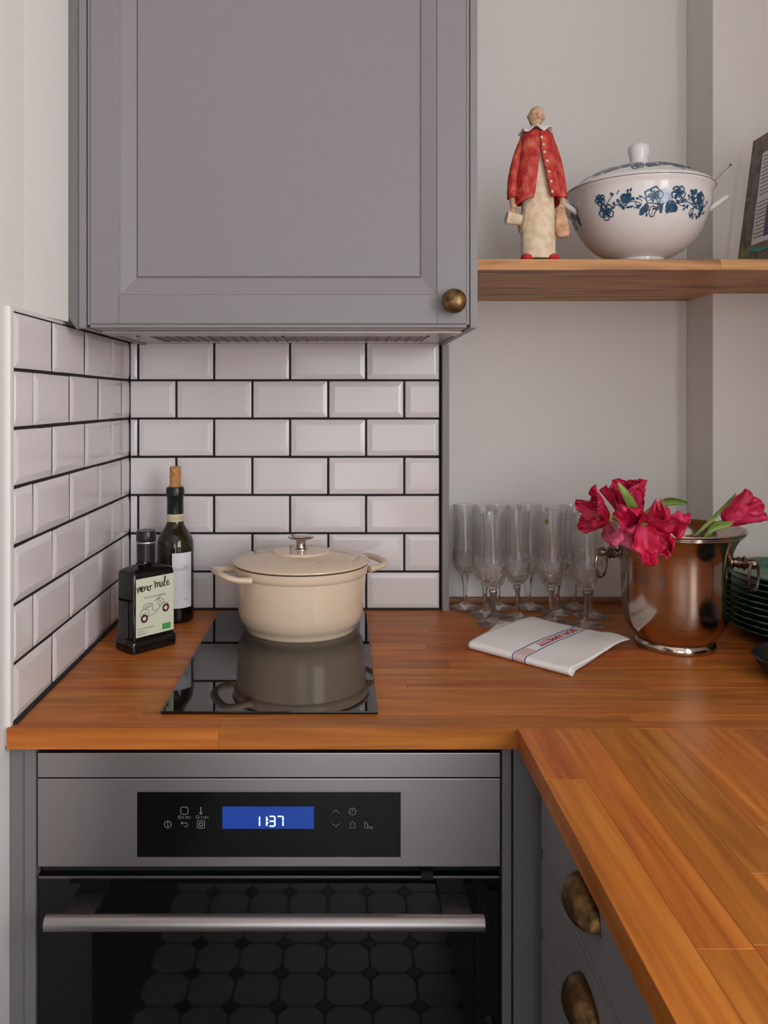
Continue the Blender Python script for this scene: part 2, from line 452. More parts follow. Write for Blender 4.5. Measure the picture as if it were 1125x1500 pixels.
# bevelled metro tiles
PX_, PZ_ = .1517, .0764
JT = .0041
Z_TOP = 1.4339
def tile_mesh(w, h, bl=True, br=True, bt=True, bb=True, bev=.0105, t0=.0058, t1=.0080):
    """tile in x (width) / z (height), its face towards -y"""
    a, b, c, e = (bev if bl else .0008), (bev if br else .0008), (bev if bb else .0008), (bev if bt else .0008)
    t0l = t0
    o = [(0, 0, 0), (w, 0, 0), (w, 0, h), (0, 0, h)]
    m = [(0, -t0, 0), (w, -t0, 0), (w, -t0, h), (0, -t0, h)]
    a = min(a, w * .45); b = min(b, w * .45)
    i = [(a, -t1, c), (w - b, -t1, c), (w - b, -t1, h - e), (a, -t1, h - e)]
    fs = [[0, 1, 5, 4], [1, 2, 6, 5], [2, 3, 7, 6], [3, 0, 4, 7], [4, 5, 9, 8], [5, 6, 10, 9], [6, 7, 11, 10], [7, 4, 8, 11], [8, 9, 10, 11]]
    return MB().add(o + m + i, fs)
_tiles = {}
def put_tile(parent, w, h, loc, rz, bl=True, br=True):
    key = (round(w, 4), round(h, 4), bl, br)
    if key not in _tiles:
        mb = tile_mesh(w, h, bl, br)
        me = mb.mesh('metro_tile', M['tile'], smooth=False)
        bm = bmesh.new(); bm.from_mesh(me)
        bmesh.ops.bevel(bm, geom=bm.edges[:], offset=.0007, segments=2, affect='EDGES')
        bm.to_mesh(me); bm.free(); me.shade_smooth()
        _tiles[key] = me
    o = link('metro_tile', _tiles[key], parent, loc)
    weighted(o)
    o.rotation_euler = (random.uniform(-.006, .006), random.uniform(-.002, .002), rz + random.uniform(-.006, .006))
    return o
XR = .1974
for r in range(7):
    zt = Z_TOP - r * PZ_ - JT / 2
    h = PZ_ - JT
    z0 = zt - h
    joints = ([-.4057 + k * PX_ for k in range(4)] if r % 2 == 0 else [-.3294 + k * PX_ for k in range(4)])
    edges = [TL - .001] + joints + [XR]
    for k, (a, b) in enumerate(zip(edges[:-1], edges[1:])):
        if b - a < .006: continue
        put_tile(wall_back, b - a - JT, h, (a + JT / 2, TB + .008, z0), 0, bl=k > 0, br=(k < len(edges) - 2) or r % 2 == 0)
    # left wall, its tiles run towards the camera
    joints = ([1.193 + k * PX_ for k in range(3)] if r % 2 == 0 else [1.1185 + k * .1505 for k in range(4)])
    edges = [1.0506] + joints + [TB + .002]
    for k, (a, b) in enumerate(zip(edges[:-1], edges[1:])):
        put_tile(wall_left, b - a - JT, h, (TL - .008, a + JT / 2, z0), PI / 2, bl=(k > 0) or r % 2 == 0, br=k < len(edges) - 2)
MB().box(TL, XR + .001, TB + .0030, WALL_B + .002, .873, Z_TOP + .002).build('grout', M['grout'], wall_back, smooth=False)
MB().box(WALL_L - .002, TL - .0030, 1.0515, TB + .01, .873, Z_TOP).build('grout', M['grout'], wall_left, smooth=False)
MB().box(WALL_L - .001, TL - .001, 1.038, 1.0518, .873, Z_TOP + .006, .003).build('edge_trim', M['caulk'], wall_left)
MB().box(WALL_L - .001, TL - .002, 1.0505, 1.24, Z_TOP - .001, Z_TOP + .006, .0025).build('edge_trim', M['caulk'], wall_left)
MB().box(TL - .004, TL + .004, 1.046, TB, WT - .002, WT + .0035, .0012).build('sealant', M['grout'], wall_left)
MB().box(TL, XR, TB - .004, TB + .004, WT - .002, WT + .0035, .0012).build('sealant', M['grout'], wall_back)
zb_ = Z_TOP + .004
MB().add([(WALL_L - .001, 1.06, zb_), (WALL_L, 1.10, zb_), (-.4168, 1.241, zb_), (WALL_L - .001, 1.246, zb_), (WALL_L - .001, 1.06, 2.6), (WALL_L, 1.10, 2.6), (-.4168, 1.241, 2.6), (WALL_L - .001, 1.246, 2.6)],
         [[0, 1, 2, 3], [7, 6, 5, 4], [0, 1, 5, 4], [1, 2, 6, 5], [2, 3, 7, 6], [3, 0, 4, 7]]).build('wall_shading_wedge', M['wall'], wall_left, smooth=False)  # wedge added so the wall lightens gradually towards the cabinet

# grey strip that closes the end of the tiling, wooden strips along the plaster walls
struct(MB().box(XR + .0025, .2135, TB - .012, WALL_B, WT, 1.4283, .0012).build('trim_1', M['grey']))
t2 = struct(MB().box(-.25, .25, -.006, .006, -.006, .006, .003).build('trim_2', M['wood_trim'], loc=((.2135 + COLUMN_X) / 2, WALL_B - .006, WT + .006)))
t2.scale.x = (COLUMN_X - .2135) / .5
struct(MB().box(COLUMN_X - .143, COLUMN_X + .143, -.006, .006, -.006, .006, .003).build('trim_3', M['wood_trim'], loc=(.143, COLUMN_Y - .006, WT + .006)))

# ------------------------------------------------------------------ wooden worktops and shelf, glued up from staves
def stave_board(parent, lx, ly, z0, z1, material, rows, lmin, lmax, seed, bev=.0005, first=None):
    """board from local (0,0) to (lx,ly); staves run along local x"""
    rnd = random.Random(seed)
    w = ly / rows
    for r in range(rows):
        x = 0.0
        nxt = rnd.uniform(.12, lmax)
        while x < lx - 1e-6:
            e = min(x + nxt, lx)
            if lx - e < .09: e = lx
            L = e - x
            mb = MB().box(-L / 2, L / 2, -w / 2, w / 2, -(z1 - z0) / 2, (z1 - z0) / 2, bev, seg=1)
            mb.build('stave', material, parent, loc=(x + L / 2, r * w + w / 2, (z0 + z1) / 2))
            x = e; nxt = rnd.uniform(lmin, lmax)

WY = 1.034
wt = thing('worktop', 'oiled oak butcher-block worktop carrying the hob and glasses', 'worktop', (-.4265, WY, WT - .027))
stave_board(wt, WALL_R + .4265, WALL_B - .001 - WY, 0, .027, M['wood'], 14, .28, .75, 3)
wt2 = thing('worktop', 'oiled oak butcher-block worktop over the grey drawers, butted to the other run', 'worktop', (WALL_R, -.9, WT - .027), PI / 2)
stave_board(wt2, WY + .9 - .0004, WALL_R - .2245, 0, .027, M['wood'], 17, .3, .8, 5)

SH_Z0, SH_Z1, SH_Y = 1.5227, 1.5399, 1.2787
sh = thing('shelf', 'oak shelf board holding the figurine and the tureen', 'shelf', (.2085, SH_Y, SH_Z0))
stave_board(sh, COLUMN_X - .2085 - .0005, WALL_B - SH_Y, 0, SH_Z1 - SH_Z0, M['shelf'], 9, .25, .7, 9)
for k in range(6):
    w = (COLUMN_Y - SH_Y) / 6
    L = WALL_R - COLUMN_X
    MB().box(-L / 2, L / 2, -w / 2, w / 2, -.0086, .0086, .0005, seg=1).build('stave', M['shelf'], sh, loc=(COLUMN_X - .2085 + L / 2, k * w + w / 2, .0086))

# ------------------------------------------------------------------ wall cabinet with extractor
CB, CT = 1.4283, 2.23        # bottom and top of the wall cabinet
CF = 1.238                   # its front
wc = thing('wall_cabinet', 'grey wall cabinet with framed door hanging above the hob', 'cabinet', (-.1, CF, CB))
def loc_box(p, x0, x1, y0, y1, z0, z1, bev=.001):
    o = p.location
    return MB().box(x0 - o.x, x1 - o.x, y0 - o.y, y1 - o.y, z0 - o.z, z1 - o.z, bev)
body = MB()
o = wc.location
for (x0, x1, y0, y1, z0, z1) in ((-.386, -.370, CF + .022, TB - .001, CB + .004, CT), (.179, .195, CF + .022, TB - .001, CB + .004, CT),
                                (-.370, .179, TB - .012, TB - .001, CB + .02, CT), (-.370, .179, CF + .022, TB - .012, CT - .016, CT), (-.370, .179, CF + .022, TB - .012, CB + .02, CB + .036)):
    body.box(x0 - o.x, x1 - o.x, y0 - o.y, y1 - o.y, z0 - o.z, z1 - o.z, .0005)
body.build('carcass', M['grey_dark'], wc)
loc_box(wc, .1962, .2075, CF - .001, WALL_B - .0005, CB - .0005, CT).build('cover_panel', M['grey'], wc)
fl = MB()
pr = [(-.4165, CT), (-.4165, CB + .016), (-.4055, CB - .001), (-.4, CB - .001), (-.4, CT)]
vs = [(x - o.x, y - o.y, z - o.z) for y in (CF + .004, CF + .02) for x, z in pr]
fl.add(vs, [[0, 1, 2, 3, 4], [9, 8, 7, 6, 5]] + [[i, (i + 1) % 5, 5 + (i + 1) % 5, 5 + i] for i in range(5)])
fl.build('filler', M['grey_dark'], wc, smooth=False)
loc_box(wc, -.4, -.3885, CF, TB - .001, CB - .0005, CT).build('side_panel', M['grey'], wc)

def framed_front(w, h, t=.02, stile=.049, rail=.049, slope=.024, lip=.005, depth=.006):
    """framed door in x/z, front towards -y, back at y = 0"""
    mb = MB()
    mb.box(0, w, -t + .003, 0, 0, h, .0015)
    def ring(x0, z0, y): return [(x0, y, z0), (w - x0, y, z0), (w - x0, y, h - z0), (x0, y, h - z0)]
    prof = [(lip, lip, -t + .003), (lip + .0012, lip + .0012, -t), (stile, rail, -t), (stile + .002, rail + .002, -t + .0022),
            (stile + slope, rail + slope * 1.12, -t + .0022 + depth), (stile + slope + .0012, rail + slope * 1.12 + .0012, -t + depth + .0036),
            (stile + slope + .0030, rail + slope * 1.12 + .003, -t + depth + .0005)]
    # the box front is cut away by building rings in front of it
    vs = []
    for x0, z0, y in prof: vs += ring(x0, z0, y - .0045)
    fs = []
    for k in range(len(prof) - 1):
        for i in range(4):
            j = (i + 1) % 4
            fs.append([4 * k + i, 4 * k + j, 4 * k + 4 + j, 4 * k + 4 + i])
    n = 4 * (len(prof) - 1)
    fs.append([n, n + 1, n + 2, n + 3])
    mb2 = MB().add(vs, fs)
    mb.v = [(x, min(y + 0, 0) if y > -t else y, z) for x, y, z in mb.v]
    return mb, mb2
DW, DH = .195 + .3865, CT - CB
def make_door(parent, name, w, h, loc, rot, **kw):
    t = .02
    g, r = framed_front(w, h, t, **kw)
    # body of the door ends where its profiled front begins
    g = MB().box(0, w, -.0085, 0, 0, h, .001)
    g.box(0, w, -t - .0015, -.0085, 0, .0052, .001); g.box(0, w, -t - .0015, -.0085, h - .0052, h, .001)
    g.box(0, .0052, -t - .0015, -.0085, 0, h, .001); g.box(w - .0052, w, -t - .0015, -.0085, 0, h, .001)
    st = kw.get('stile', .049)
    for a in (st, w - st):      # joint line between stile and rail
        pass
    g.add(r.v, r.f)
    return g.build(name, M['grey'], parent, angle=20, loc=loc, rot=rot)
door = make_door(wc, 'door', DW, DH, (-.3865 - o.x, CF + .020 - o.y, 0), None)
# rails run between the stiles: a fine shadow line at each end
for x in (.0488, DW - .0488):
    for z0, z1 in ((.006, .0495), (DH - .0495, DH - .006)):
        MB().box(x - .0006, x + .0006, -.0252, -.0238, z0, z1).build('joint_line', M['grey_dark'], door, smooth=False)
kb = MB().lathe([(0, 0), (.010, 0), (.0085, .004), (.0075, .009), (.012, .012), (.0172, .0165), (.0186, .022), (.0172, .027), (.012, .031), (.006, .0328), (0, .0333)], 40)
kb.build('knob', M['brass'], door, loc=(DW - .0265, -.0245, .0375), rot=(PI / 2, 0, 0))

hood = thing('extractor_hood', 'slim built-in extractor with mesh filter under the grey cabinet', 'extractor', (-.09, 1.43, CB))
o = hood.location
hb = MB()
hb.box(-.388 - o.x, .195 - o.x, 1.262 - o.y, 1.312 - o.y, .002, .019, .001)
hb.box(-.388 - o.x, -.343 - o.x, 1.312 - o.y, 1.606 - o.y, .002, .019, .001); hb.box(.155 - o.x, .195 - o.x, 1.312 - o.y, 1.606 - o.y, .002, .019, .001)
hb.box(-.343 - o.x, .155 - o.x, 1.585 - o.y, 1.606 - o.y, .002, .019, .001)
hb.build('housing', M['hood'], hood)
MB().box(-.388 - o.x, .195 - o.x, 1.314 - o.y, 1.382 - o.y, -.002, .0022, .0008).build('front_strip', M['hood'], hood)
MB().box(-.343 - o.x, .155 - o.x, 1.384 - o.y, 1.584 - o.y, .004, .010, .0008).build('filter', M['mesh'], hood)
for k in range(26):
    x = -.335 + k * .0192
    MB().box(x - .0012 - o.x, x + .0012 - o.x, 1.386 - o.y, 1.582 - o.y, .0025, .0045).build('filter_rib', M['mesh'], hood, smooth=False)
for x in (-.344, -.0985, .147):
    MB().lathe([(0, -.0035), (.0022, -.0035), (.0026, -.002), (.0026, 0)], 12).build('screw', M['inside'], hood, loc=(x - o.x, 1.372 - o.y, .0))

# ------------------------------------------------------------------ base units
oc = thing('oven_cabinet', 'grey base cabinet housing the built-in oven', 'cabinet', (-.1, 1.06, 0))
o = oc.location
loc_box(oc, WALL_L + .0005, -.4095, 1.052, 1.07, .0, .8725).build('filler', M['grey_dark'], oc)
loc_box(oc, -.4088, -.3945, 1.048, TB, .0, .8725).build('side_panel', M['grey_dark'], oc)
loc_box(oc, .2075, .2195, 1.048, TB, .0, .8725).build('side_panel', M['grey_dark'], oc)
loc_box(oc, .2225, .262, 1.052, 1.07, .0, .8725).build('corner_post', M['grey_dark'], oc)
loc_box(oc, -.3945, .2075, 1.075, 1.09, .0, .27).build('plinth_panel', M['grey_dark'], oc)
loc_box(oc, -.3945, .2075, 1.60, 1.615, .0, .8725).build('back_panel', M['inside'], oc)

ov = thing('oven', 'stainless steel built-in oven with blue clock display and black glass door', 'oven', (-.0935, 1.05, .27))
o = ov.location
OX0, OX1 = -.3928, .2057
def ovz(py, y=1.05): return CAM_Z - (py - CY) * y / F_PX
loc_box(ov, OX0 + .01, OX1 - .01, 1.075, 1.58, .275, .855).build('body', M['inside'], ov)
loc_box(ov, OX0, OX1, 1.05, 1.076, ovz(1139.2), ovz(1103), .0012).build('top_trim', M['steel'], ov)
cp = loc_box(ov, OX0, OX1, 1.05, 1.076, ovz(1270), ovz(1140.6), .0012).build('control_panel', M['steel'], ov)
def oxp(px): return (px - CX) * 1.05 / F_PX
gl = loc_box(ov, oxp(201), oxp(587), 1.0488, 1.0502, ovz(1255), ovz(1160), .0004).build('display_glass', M['panel_black'], ov)
def face(y):
    return lambda px, py: (oxp(px) - o.x, y - o.y, ovz(py) - o.z)
fn = face(1.0484)
mb = MB(); mb.add([fn(326, 1213), fn(460, 1213), fn(460, 1180.5), fn(326, 1180.5)], [[0, 1, 2, 3]]); mb.build('display', M['display'], gl, smooth=False)
fd = face(1.0481)
seg = MB()
def digit(x, segs, w=8.2, h=14.2, y1=1209.0, t=2.0):
    L = {'a': [(x, y1 - h), (x + w, y1 - h)], 'b': [(x + w, y1 - h), (x + w, y1 - h / 2)], 'c': [(x + w, y1 - h / 2), (x + w, y1)],
         'd': [(x, y1), (x + w, y1)], 'e': [(x, y1 - h / 2), (x, y1)], 'f': [(x, y1 - h), (x, y1 - h / 2)], 'g': [(x, y1 - h / 2), (x + w, y1 - h / 2)]}
    for s_ in segs:
        a, b = L[s_]
        dx, dy = (.45, 0) if a[1] == b[1] else (0, .45)
        ribbon2d(seg, [(a[0] + dx, a[1] + dy), (b[0] - dx, b[1] - dy)], t, fd)
digit(372.2, 'bc'); digit(382.6, 'bc'); digit(394.6, 'abcdg'); digit(406.5, 'abc')
for yy in (1199.2, 1204.6): poly2d(seg, [(392 - 1.1, yy - 1.1), (392 + 1.1, yy - 1.1), (392 + 1.1, yy + 1.1), (392 - 1.1, yy + 1.1)], fd)
seg.build('clock_digits', M['digits'], gl, smooth=False)
ic = MB()
def rrect(cx, cy, w, h, r=2.0):
    out = []
    for sx, sy, a in ((1, 1, 0), (-1, 1, 90), (-1, -1, 180), (1, -1, 270)):
        for k in range(4):
            t = math.radians(a + k * 30)
            out.append((cx + sx * (w / 2 - r) + r * math.cos(t), cy + sy * (h / 2 - r) + r * math.sin(t)))
    return out
T = .95
ribbon2d(ic, circle2d(246.3, 1206.5, 5, 20), T, fd, True); ribbon2d(ic, [(246.3, 1203), (246.3, 1210)], T, fd)
ribbon2d(ic, rrect(270.4, 1186.4, 10.5, 10.5, 2.6), T, fd, True)
ribbon2d(ic, [(294.6, 1181), (294.6, 1189)], 1.5, fd); poly2d(ic, circle2d(294.6, 1190, 2.0, 10), fd)
ribbon2d(ic, [(265.5, 1204.5), (273.5, 1204.5), (275.5, 1206.5), (274.5, 1209.5), (270, 1209.5)], T, fd); ribbon2d(ic, [(268, 1202.4), (265.3, 1204.5), (268, 1206.6)], T, fd)
ribbon2d(ic, rrect(294.6, 1206.6, 10.5, 10.5, 1.6), T, fd, True); ribbon2d(ic, rrect(294.6, 1206.6, 4.4, 4.4, .6), 1.2, fd, True)
ribbon2d(ic, circle2d(263.6, 1196, 2.2, 12), .8, fd, True); ribbon2d(ic, circle2d(290, 1196, 2.2, 12), .8, fd, True)
text2d(ic, '3 SEC', 5.2, lambda x, y: fd(x, 1198 - y), 274, 0); text2d(ic, '3 SEC', 5.2, lambda x, y: fd(x, 1198 - y), 300.4, 0)
ribbon2d(ic, [(487, 1190), (492, 1185), (497, 1190)], T, fd); ribbon2d(ic, [(487, 1205), (492, 1210), (497, 1205)], T, fd)
ribbon2d(ic, circle2d(516.4, 1187.6, 5, 20), T, fd, True); ribbon2d(ic, [(516.4, 1184), (516.4, 1187.8), (513.5, 1187.8)], T, fd)
ribbon2d(ic, [(511.8, 1211.5), (513.2, 1209), (513.6, 1204.6), (516.4, 1202), (519.2, 1204.6), (519.6, 1209), (521, 1211.5)], T, fd, True)
ribbon2d(ic, [(534.5, 1202), (534.5, 1212), (540, 1212), (540, 1208.5)], T, fd); ribbon2d(ic, [(534.5, 1202), (538.5, 1206), (538.5, 1212)], T, fd)
for xx in (542.5, 545): ribbon2d(ic, [(xx, 1209.5), (xx, 1213)], 1.4, fd)
ic.build('panel_icons', M['icon'], gl, smooth=False)

loc_box(ov, OX0 + .002, OX1 - .002, 1.062, 1.076, ovz(1284), ovz(1270.5), .001).build('gap_shade_strip', M['inside'], ov)  # near-black strip paints in the shade between control panel and door
dr = loc_box(ov, OX0 + .0015, OX1 - .0015, 1.0500, 1.073, .285, ovz(1283), .0015).build('door', M['oven_glass'], ov)
loc_box(ov, OX0 + .0015, OX1 - .0015, 1.0485, 1.0503, ovz(1286.5), ovz(1282.5), .0006).build('door_top_edge', M['steel_dark'], ov)
loc_box(ov, oxp(617), oxp(634), 1.046, 1.052, ovz(1287), ovz(1276), .001).build('latch', M['inside'], ov)
HY, HZ = 1.0, CAM_Z - (1351.5 - CY) * 1.0 / F_PX
hd = MB().tube([(-.3640 - o.x, HY - o.y, HZ - o.z), (.1757 - o.x, HY - o.y, HZ - o.z)], .0098, 24).build('door_handle', M['steel'], ov)
for xc in (-.326, .144):
    MB().box(xc - .0185 - o.x, xc + .0185 - o.x, HY + .004 - o.y, 1.0502 - o.y, HZ - .006 - o.z, HZ + .0055 - o.z, .0015).build('handle_bracket', M['steel_dark'], hd)

dc = thing('drawer_cabinet', 'grey base cabinet with shallow drawers and aged brass cup handles', 'cabinet', (.6, .8, 0))
o = dc.location
DX = .245
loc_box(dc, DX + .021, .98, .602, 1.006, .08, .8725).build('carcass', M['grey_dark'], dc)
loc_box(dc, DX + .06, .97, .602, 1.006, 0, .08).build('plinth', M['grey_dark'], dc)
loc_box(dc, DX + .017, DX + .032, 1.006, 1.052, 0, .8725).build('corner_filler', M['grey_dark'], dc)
cup = MB()
def cup_fn(u, v):
    a = PI * u; b = PI / 2 * v            # a sweeps the width, b from the wall plate outwards
    y = -.038 * math.cos(a) * (1 if True else 0)
    z = .027 * math.sin(a) ** .7 * math.cos(b)
    x = -.023 * math.sin(a) ** .6 * math.sin(b)
    return (x, y, z - .006)
cup.grid(cup_fn, 28, 10)
cup_me = cup.mesh('cup_handle', M['brass'])
plate = MB(); pts = [(-.0008, -.042 * math.cos(PI * k / 20), .030 * math.sin(PI * k / 20) - .008) for k in range(21)]
plate.add(pts + [(0.0006, y, z) for _, y, z in pts], [list(range(21)), list(range(41, 20, -1))] + [[k, (k + 1) % 21, 21 + (k + 1) % 21, 21 + k] for k in range(21)])
plate_me = plate.mesh('handle_plate', M['brass'])
for (z0, z1, hz) in ((.7635, .868, .820), (.6655, .7605, .717), (.4655, .6625, .565), (.09, .4625, .30)):
    g = MB()
    g.box(DX + .0035 - o.x, DX + .02 - o.x, .606 - o.y, 1.003 - o.y, z0, z1, .0015)
    g.box(DX - o.x, DX + .006 - o.x, .613 - o.y, .996 - o.y, z0 + .006, z1 - .006, .0015)
    dwr = g.build('drawer', M['grey'], dc)
    hx = DX
    c = link('cup_handle', cup_me, dwr, (hx - o.x, .805 - o.y, hz)); solidify(c, .0022, 0)
    link('handle_plate', plate_me, dwr, (hx - .0003 - o.x, .805 - o.y, hz))
dc2 = thing('drawer_cabinet', 'grey base cabinet below the return worktop, next to the drawer unit', 'cabinet', (.6, .3, 0))
o = dc2.location
loc_box(dc2, DX + .021, .98, -.2, .598, .08, .8725).build('carcass', M['grey_dark'], dc2)
loc_box(dc2, DX, DX + .02, .003, .598, .09, .868, .0015).build('door', M['grey'], dc2)
loc_box(dc2, DX + .06, .97, -.2, .598, 0, .08).build('plinth', M['grey_dark'], dc2)

# ------------------------------------------------------------------ hob
hb_ = thing('induction_hob', 'narrow black glass induction hob let into the worktop', 'hob', (-.0955, 1.337, WT))
MB().box(-.1445, .1445, -.258, .258, .0003, .0045, .0012).build('glass_top', M['black_glass'], hb_)

# ------------------------------------------------------------------ casserole
ZH = WT + .0045
pot = thing('casserole_pot', 'cream enamelled round casserole with lid standing on the hob', 'pot', (-.0736, 1.484, ZH), math.radians(25))
PR = .1195
MB().lathe([(0, .003), (.088, .003), (.092, .0), (.0985, .0), (.1005, .004), (.1015, .008), (.1055, .012), (.1115, .022), (.1145, .038), (.1165, .07), (.1185, .099),
            (.1205, .101), (.1222, .106), (.1225, .1155), (.1205, .117), (.1165, .1165), (.1145, .10), (.1115, .03), (.10, .012), (0, .010)], 72).build('pot_body', M['enamel'], pot)
MB().lathe([(.1175, .1165), (.1222, .1172), (.1225, .1185), (.1175, .119)], 72).build('rim_gap', M['enamel_rim'], pot)  # dark ring between pot body and lid
lid = MB().lathe([(0, .117), (.1150, .1175), (.1225, .1188), (.1243, .1205), (.1240, .1225), (.1205, .1245), (.098, .1295), (.075, .1335), (.056, .136),
                  (.0535, .1365), (.0525, .1385), (.0505, .1402), (.040, .1410), (0, .1415)], 80).build('lid', M['enamel'], pot)
MB().lathe([(0, .1412), (.0125, .1412), (.0125, .1428), (.0092, .1445), (.0085, .150), (.0088, .1565), (.0105, .1588), (.019, .1604), (.0232, .1622), (.0238, .1640), (.0225, .1655), (.016, .1666), (0, .1670)], 40).build('lid_knob', M['chrome'], lid)
# raised script on the lid (its letters cannot be made out in the photograph)
em = MB()
def lidz(r):
    return .1295 + (.098 - r) * (.1335 - .1295) / (.098 - .075) if r < .098 else .1295 - (r - .098) * .22
def lid_fn(x, y):            # x runs along an arc, y outwards
    r = .086 - y; a = math.radians(-25 - 48) + x / .086
    return (r * math.cos(a), r * math.sin(a), lidz(r) + .0006)
wv = []
for k in range(61):
    t = k / 60
    wv.append((-.030 + .060 * t + .0022 * math.sin(t * 2 * PI * 7), .0042 * math.cos(t * 2 * PI * 7) * (1.5 if t < .14 else .75)))
ribbon2d(em, wv, .0014, lid_fn)
e_ = em.build('embossed_script', M['enamel'], lid); solidify(e_, .0012, 1)
for s_ in (1, -1):
    path = []
    for k in range(13):
        a = PI * k / 12
        q = abs(math.cos(a)) ** .6 * (1 if math.cos(a) > 0 else -1)
        path.append((s_ * (.1135 + .043 * math.sin(a) ** .55), s_ * .052 * q, .1045 + .0075 * math.sin(a)))
    MB().tube(path, [.0085 if k in (0, 12) else .0072 for k in range(13)], 12, flat=(1.0, .72)).build('side_handle', M['enamel'], pot)

# ------------------------------------------------------------------ oil bottle
ob = thing('oil_bottle', 'black rectangular olive oil bottle with pale green scooter label', 'bottle', (-.331, 1.3775, WT), math.radians(47))
def rrect_ring(w, d, r, z, n=5):
    out = []
    for sx, sy, a in ((1, 1, 0), (-1, 1, 90), (-1, -1, 180), (1, -1, 270)):
        for k in range(n):
            t = math.radians(a + 90 * k / (n - 1))
            out.append((sx * (w / 2 - r) + r * math.cos(t), sy * (d / 2 - r) + r * math.sin(t), z))
    return out
def loft(mb, rings, cap0=True, cap1=True):
    n = len(rings[0]); vs = [p for r in rings for p in r]
    fs = [[k * n + i, k * n + (i + 1) % n, (k + 1) * n + (i + 1) % n, (k + 1) * n + i] for k in range(len(rings) - 1) for i in range(n)]
    if cap0: fs.append(list(range(n))[::-1])
    if cap1: fs.append([(len(rings) - 1) * n + i for i in range(n)])
    return mb.add(vs, fs)
BW, BD = .088, .054
rings = [rrect_ring(BW - .004, BD - .004, .005, 0), rrect_ring(BW, BD, .006, .002), rrect_ring(BW, BD, .006, .0175), rrect_ring(BW - .0015, BD - .0015, .006, .0195), rrect_ring(BW - .006, BD - .006, .005, .0215),
         rrect_ring(BW - .006, BD - .006, .005, .127), rrect_ring(BW - .008, BD - .008, .005, .1315), rrect_ring(BW - .014, BD - .014, .006, .1345)]
n = len(rings[0])
def circ_ring(r, z):
    out = []
    for p in rings[0]:
        a = math.atan2(p[1] / BD, p[0] / BW); out.append((r * math.cos(a), r * math.sin(a), z))
    return out
rings += [[tuple(.5 * p[i] + .5 * q[i] for i in range(2)) + (.138,) for p, q in zip(rings[-1], circ_ring(.0175, 0))], circ_ring(.0175, .1405), circ_ring(.0152, .145), circ_ring(.0150, .160)]
loft(MB(), rings).build('glass_body', M['bottle_black'], ob, angle=40)
MB().lathe([(.0150, .146), (.0158, .147), (.0158, .1765), (0, .1765)], 32).build('capsule', M['cap'], ob)
MB().lathe([(.0160, .1765), (.0162, .177), (.0162, .1785), (.0160, .179)], 32).build('ring', M['silver_ring'], ob)
MB().lathe([(0, .1788), (.0162, .1788), (.0166, .180), (.0166, .195), (.0155, .1972), (.013, .1968), (0, .1965)], 32).build('cap', M['cap'], ob)
fy = -(BD - .006) / 2
def lab(y): return lambda x, z: (x, y, z)
lb = MB().box(-.0355, .0385, fy - .0005, fy + .0002, .0265, .1225).build('paper_label', M['label_green'], ob, smooth=False)
f1 = lab(fy - .0007)
# handwritten name
ink = MB()
def script(pts, x0, y0, s, w=.0017, slope=0.0):
    q = smooth2d([(x0 + px * s, y0 + (py + slope * px) * s) for px, py in pts], 5)
    ribbon2d(ink, q, w, f1)
S = .0088
yb = .1005
SL = .03
script([(0, 1.0), (.15, .1), (.18, -.12), (.2, .2), (.45, .95), (.6, .8), (.6, .1), (.75, .7), (.95, .95), (1.05, .7), (1.1, .1)], -.0338, yb, S, slope=SL)
script([(0, .35), (.4, .5), (.5, .85), (.25, .95), (.05, .5), (.2, .02), (.6, .15)], -0.0263, yb, S, slope=SL)
script([(0, .95), (.08, .1), (.12, .5), (.45, .95), (.6, .7), (.65, .05)], -0.0198, yb, S, slope=SL)
script([(.35, .85), (.05, .6), (.1, .1), (.45, .05), (.6, .5), (.35, .85), (.75, .8), (1.0, 1.0)], -0.0130, yb, S, slope=SL)
script([(0, 1.35), (.25, 1.3), (.3, .1), (.4, .8), (.65, 1.15), (.8, .9), (.8, .15), (.95, .8), (1.2, 1.1), (1.3, .7), (1.35, .15)], -0.0016, yb + .0012, S, slope=SL)
script([(.6, .8), (.3, .95), (.05, .5), (.2, .1), (.5, .35), (.62, .85), (.62, .3), (.8, .1)], 0.0112, yb + .0018, S, slope=SL)
script([(0, .3), (.35, 1.2), (.4, 1.8), (.2, 1.9), (.1, 1.0), (.2, .2), (.5, .15)], 0.0184, yb + .0024, S, slope=SL)
script([(0, .45), (.4, .55), (.45, .9), (.2, .95), (.05, .5), (.25, .08), (.8, .3)], 0.0237, yb + .0028, S, slope=SL)
ink.build('name_script', M['ink'], lb, smooth=False)
small = MB()
text2d(small, 'OLIO EXTRAVERGINE', .0042, f1, .001, .0885, sx=1.05)
for k, t_ in enumerate(('OLIO EXTRAVERGINE', 'DI OLIVA', 'BIOLOGICO')):
    text2d(small, t_, .0033, f1, -.033, .0385 - k * .0042, 'LEFT')
small.build('small_print', M['ink'], lb, smooth=False)['kind'] = 'stuff'
sc_ = MB()
def sk(pts, w=.0008, closed=False, k=5): ribbon2d(sc_, smooth2d(pts, k) if not closed else pts, w, f1, closed)
sk([(-.0265, .058), (-.028, .064), (-.025, .069), (-.018, .071), (-.012, .068), (-.011, .062), (-.014, .0575)])       # rear body
sk([(-.022, .0705), (-.022, .0755), (-.016, .0790), (-.008, .0795), (-.004, .078)])                                    # seat
sk([(-.019, .0735), (-.012, .0765), (-.005, .0765)]); sk([(-.019, .0715), (-.012, .0735), (-.006, .0740)])
sk([(-.004, .078), (-.004, .070), (-.001, .066), (.007, .067), (.011, .070)])                                          # foot board
sk([(-.012, .058), (-.002, .060), (.008, .0645)])
sk([(.011, .070), (.007, .078), (.006, .083), (.009, .0845), (.014, .084), (.018, .079), (.0185, .075)])               # front shield
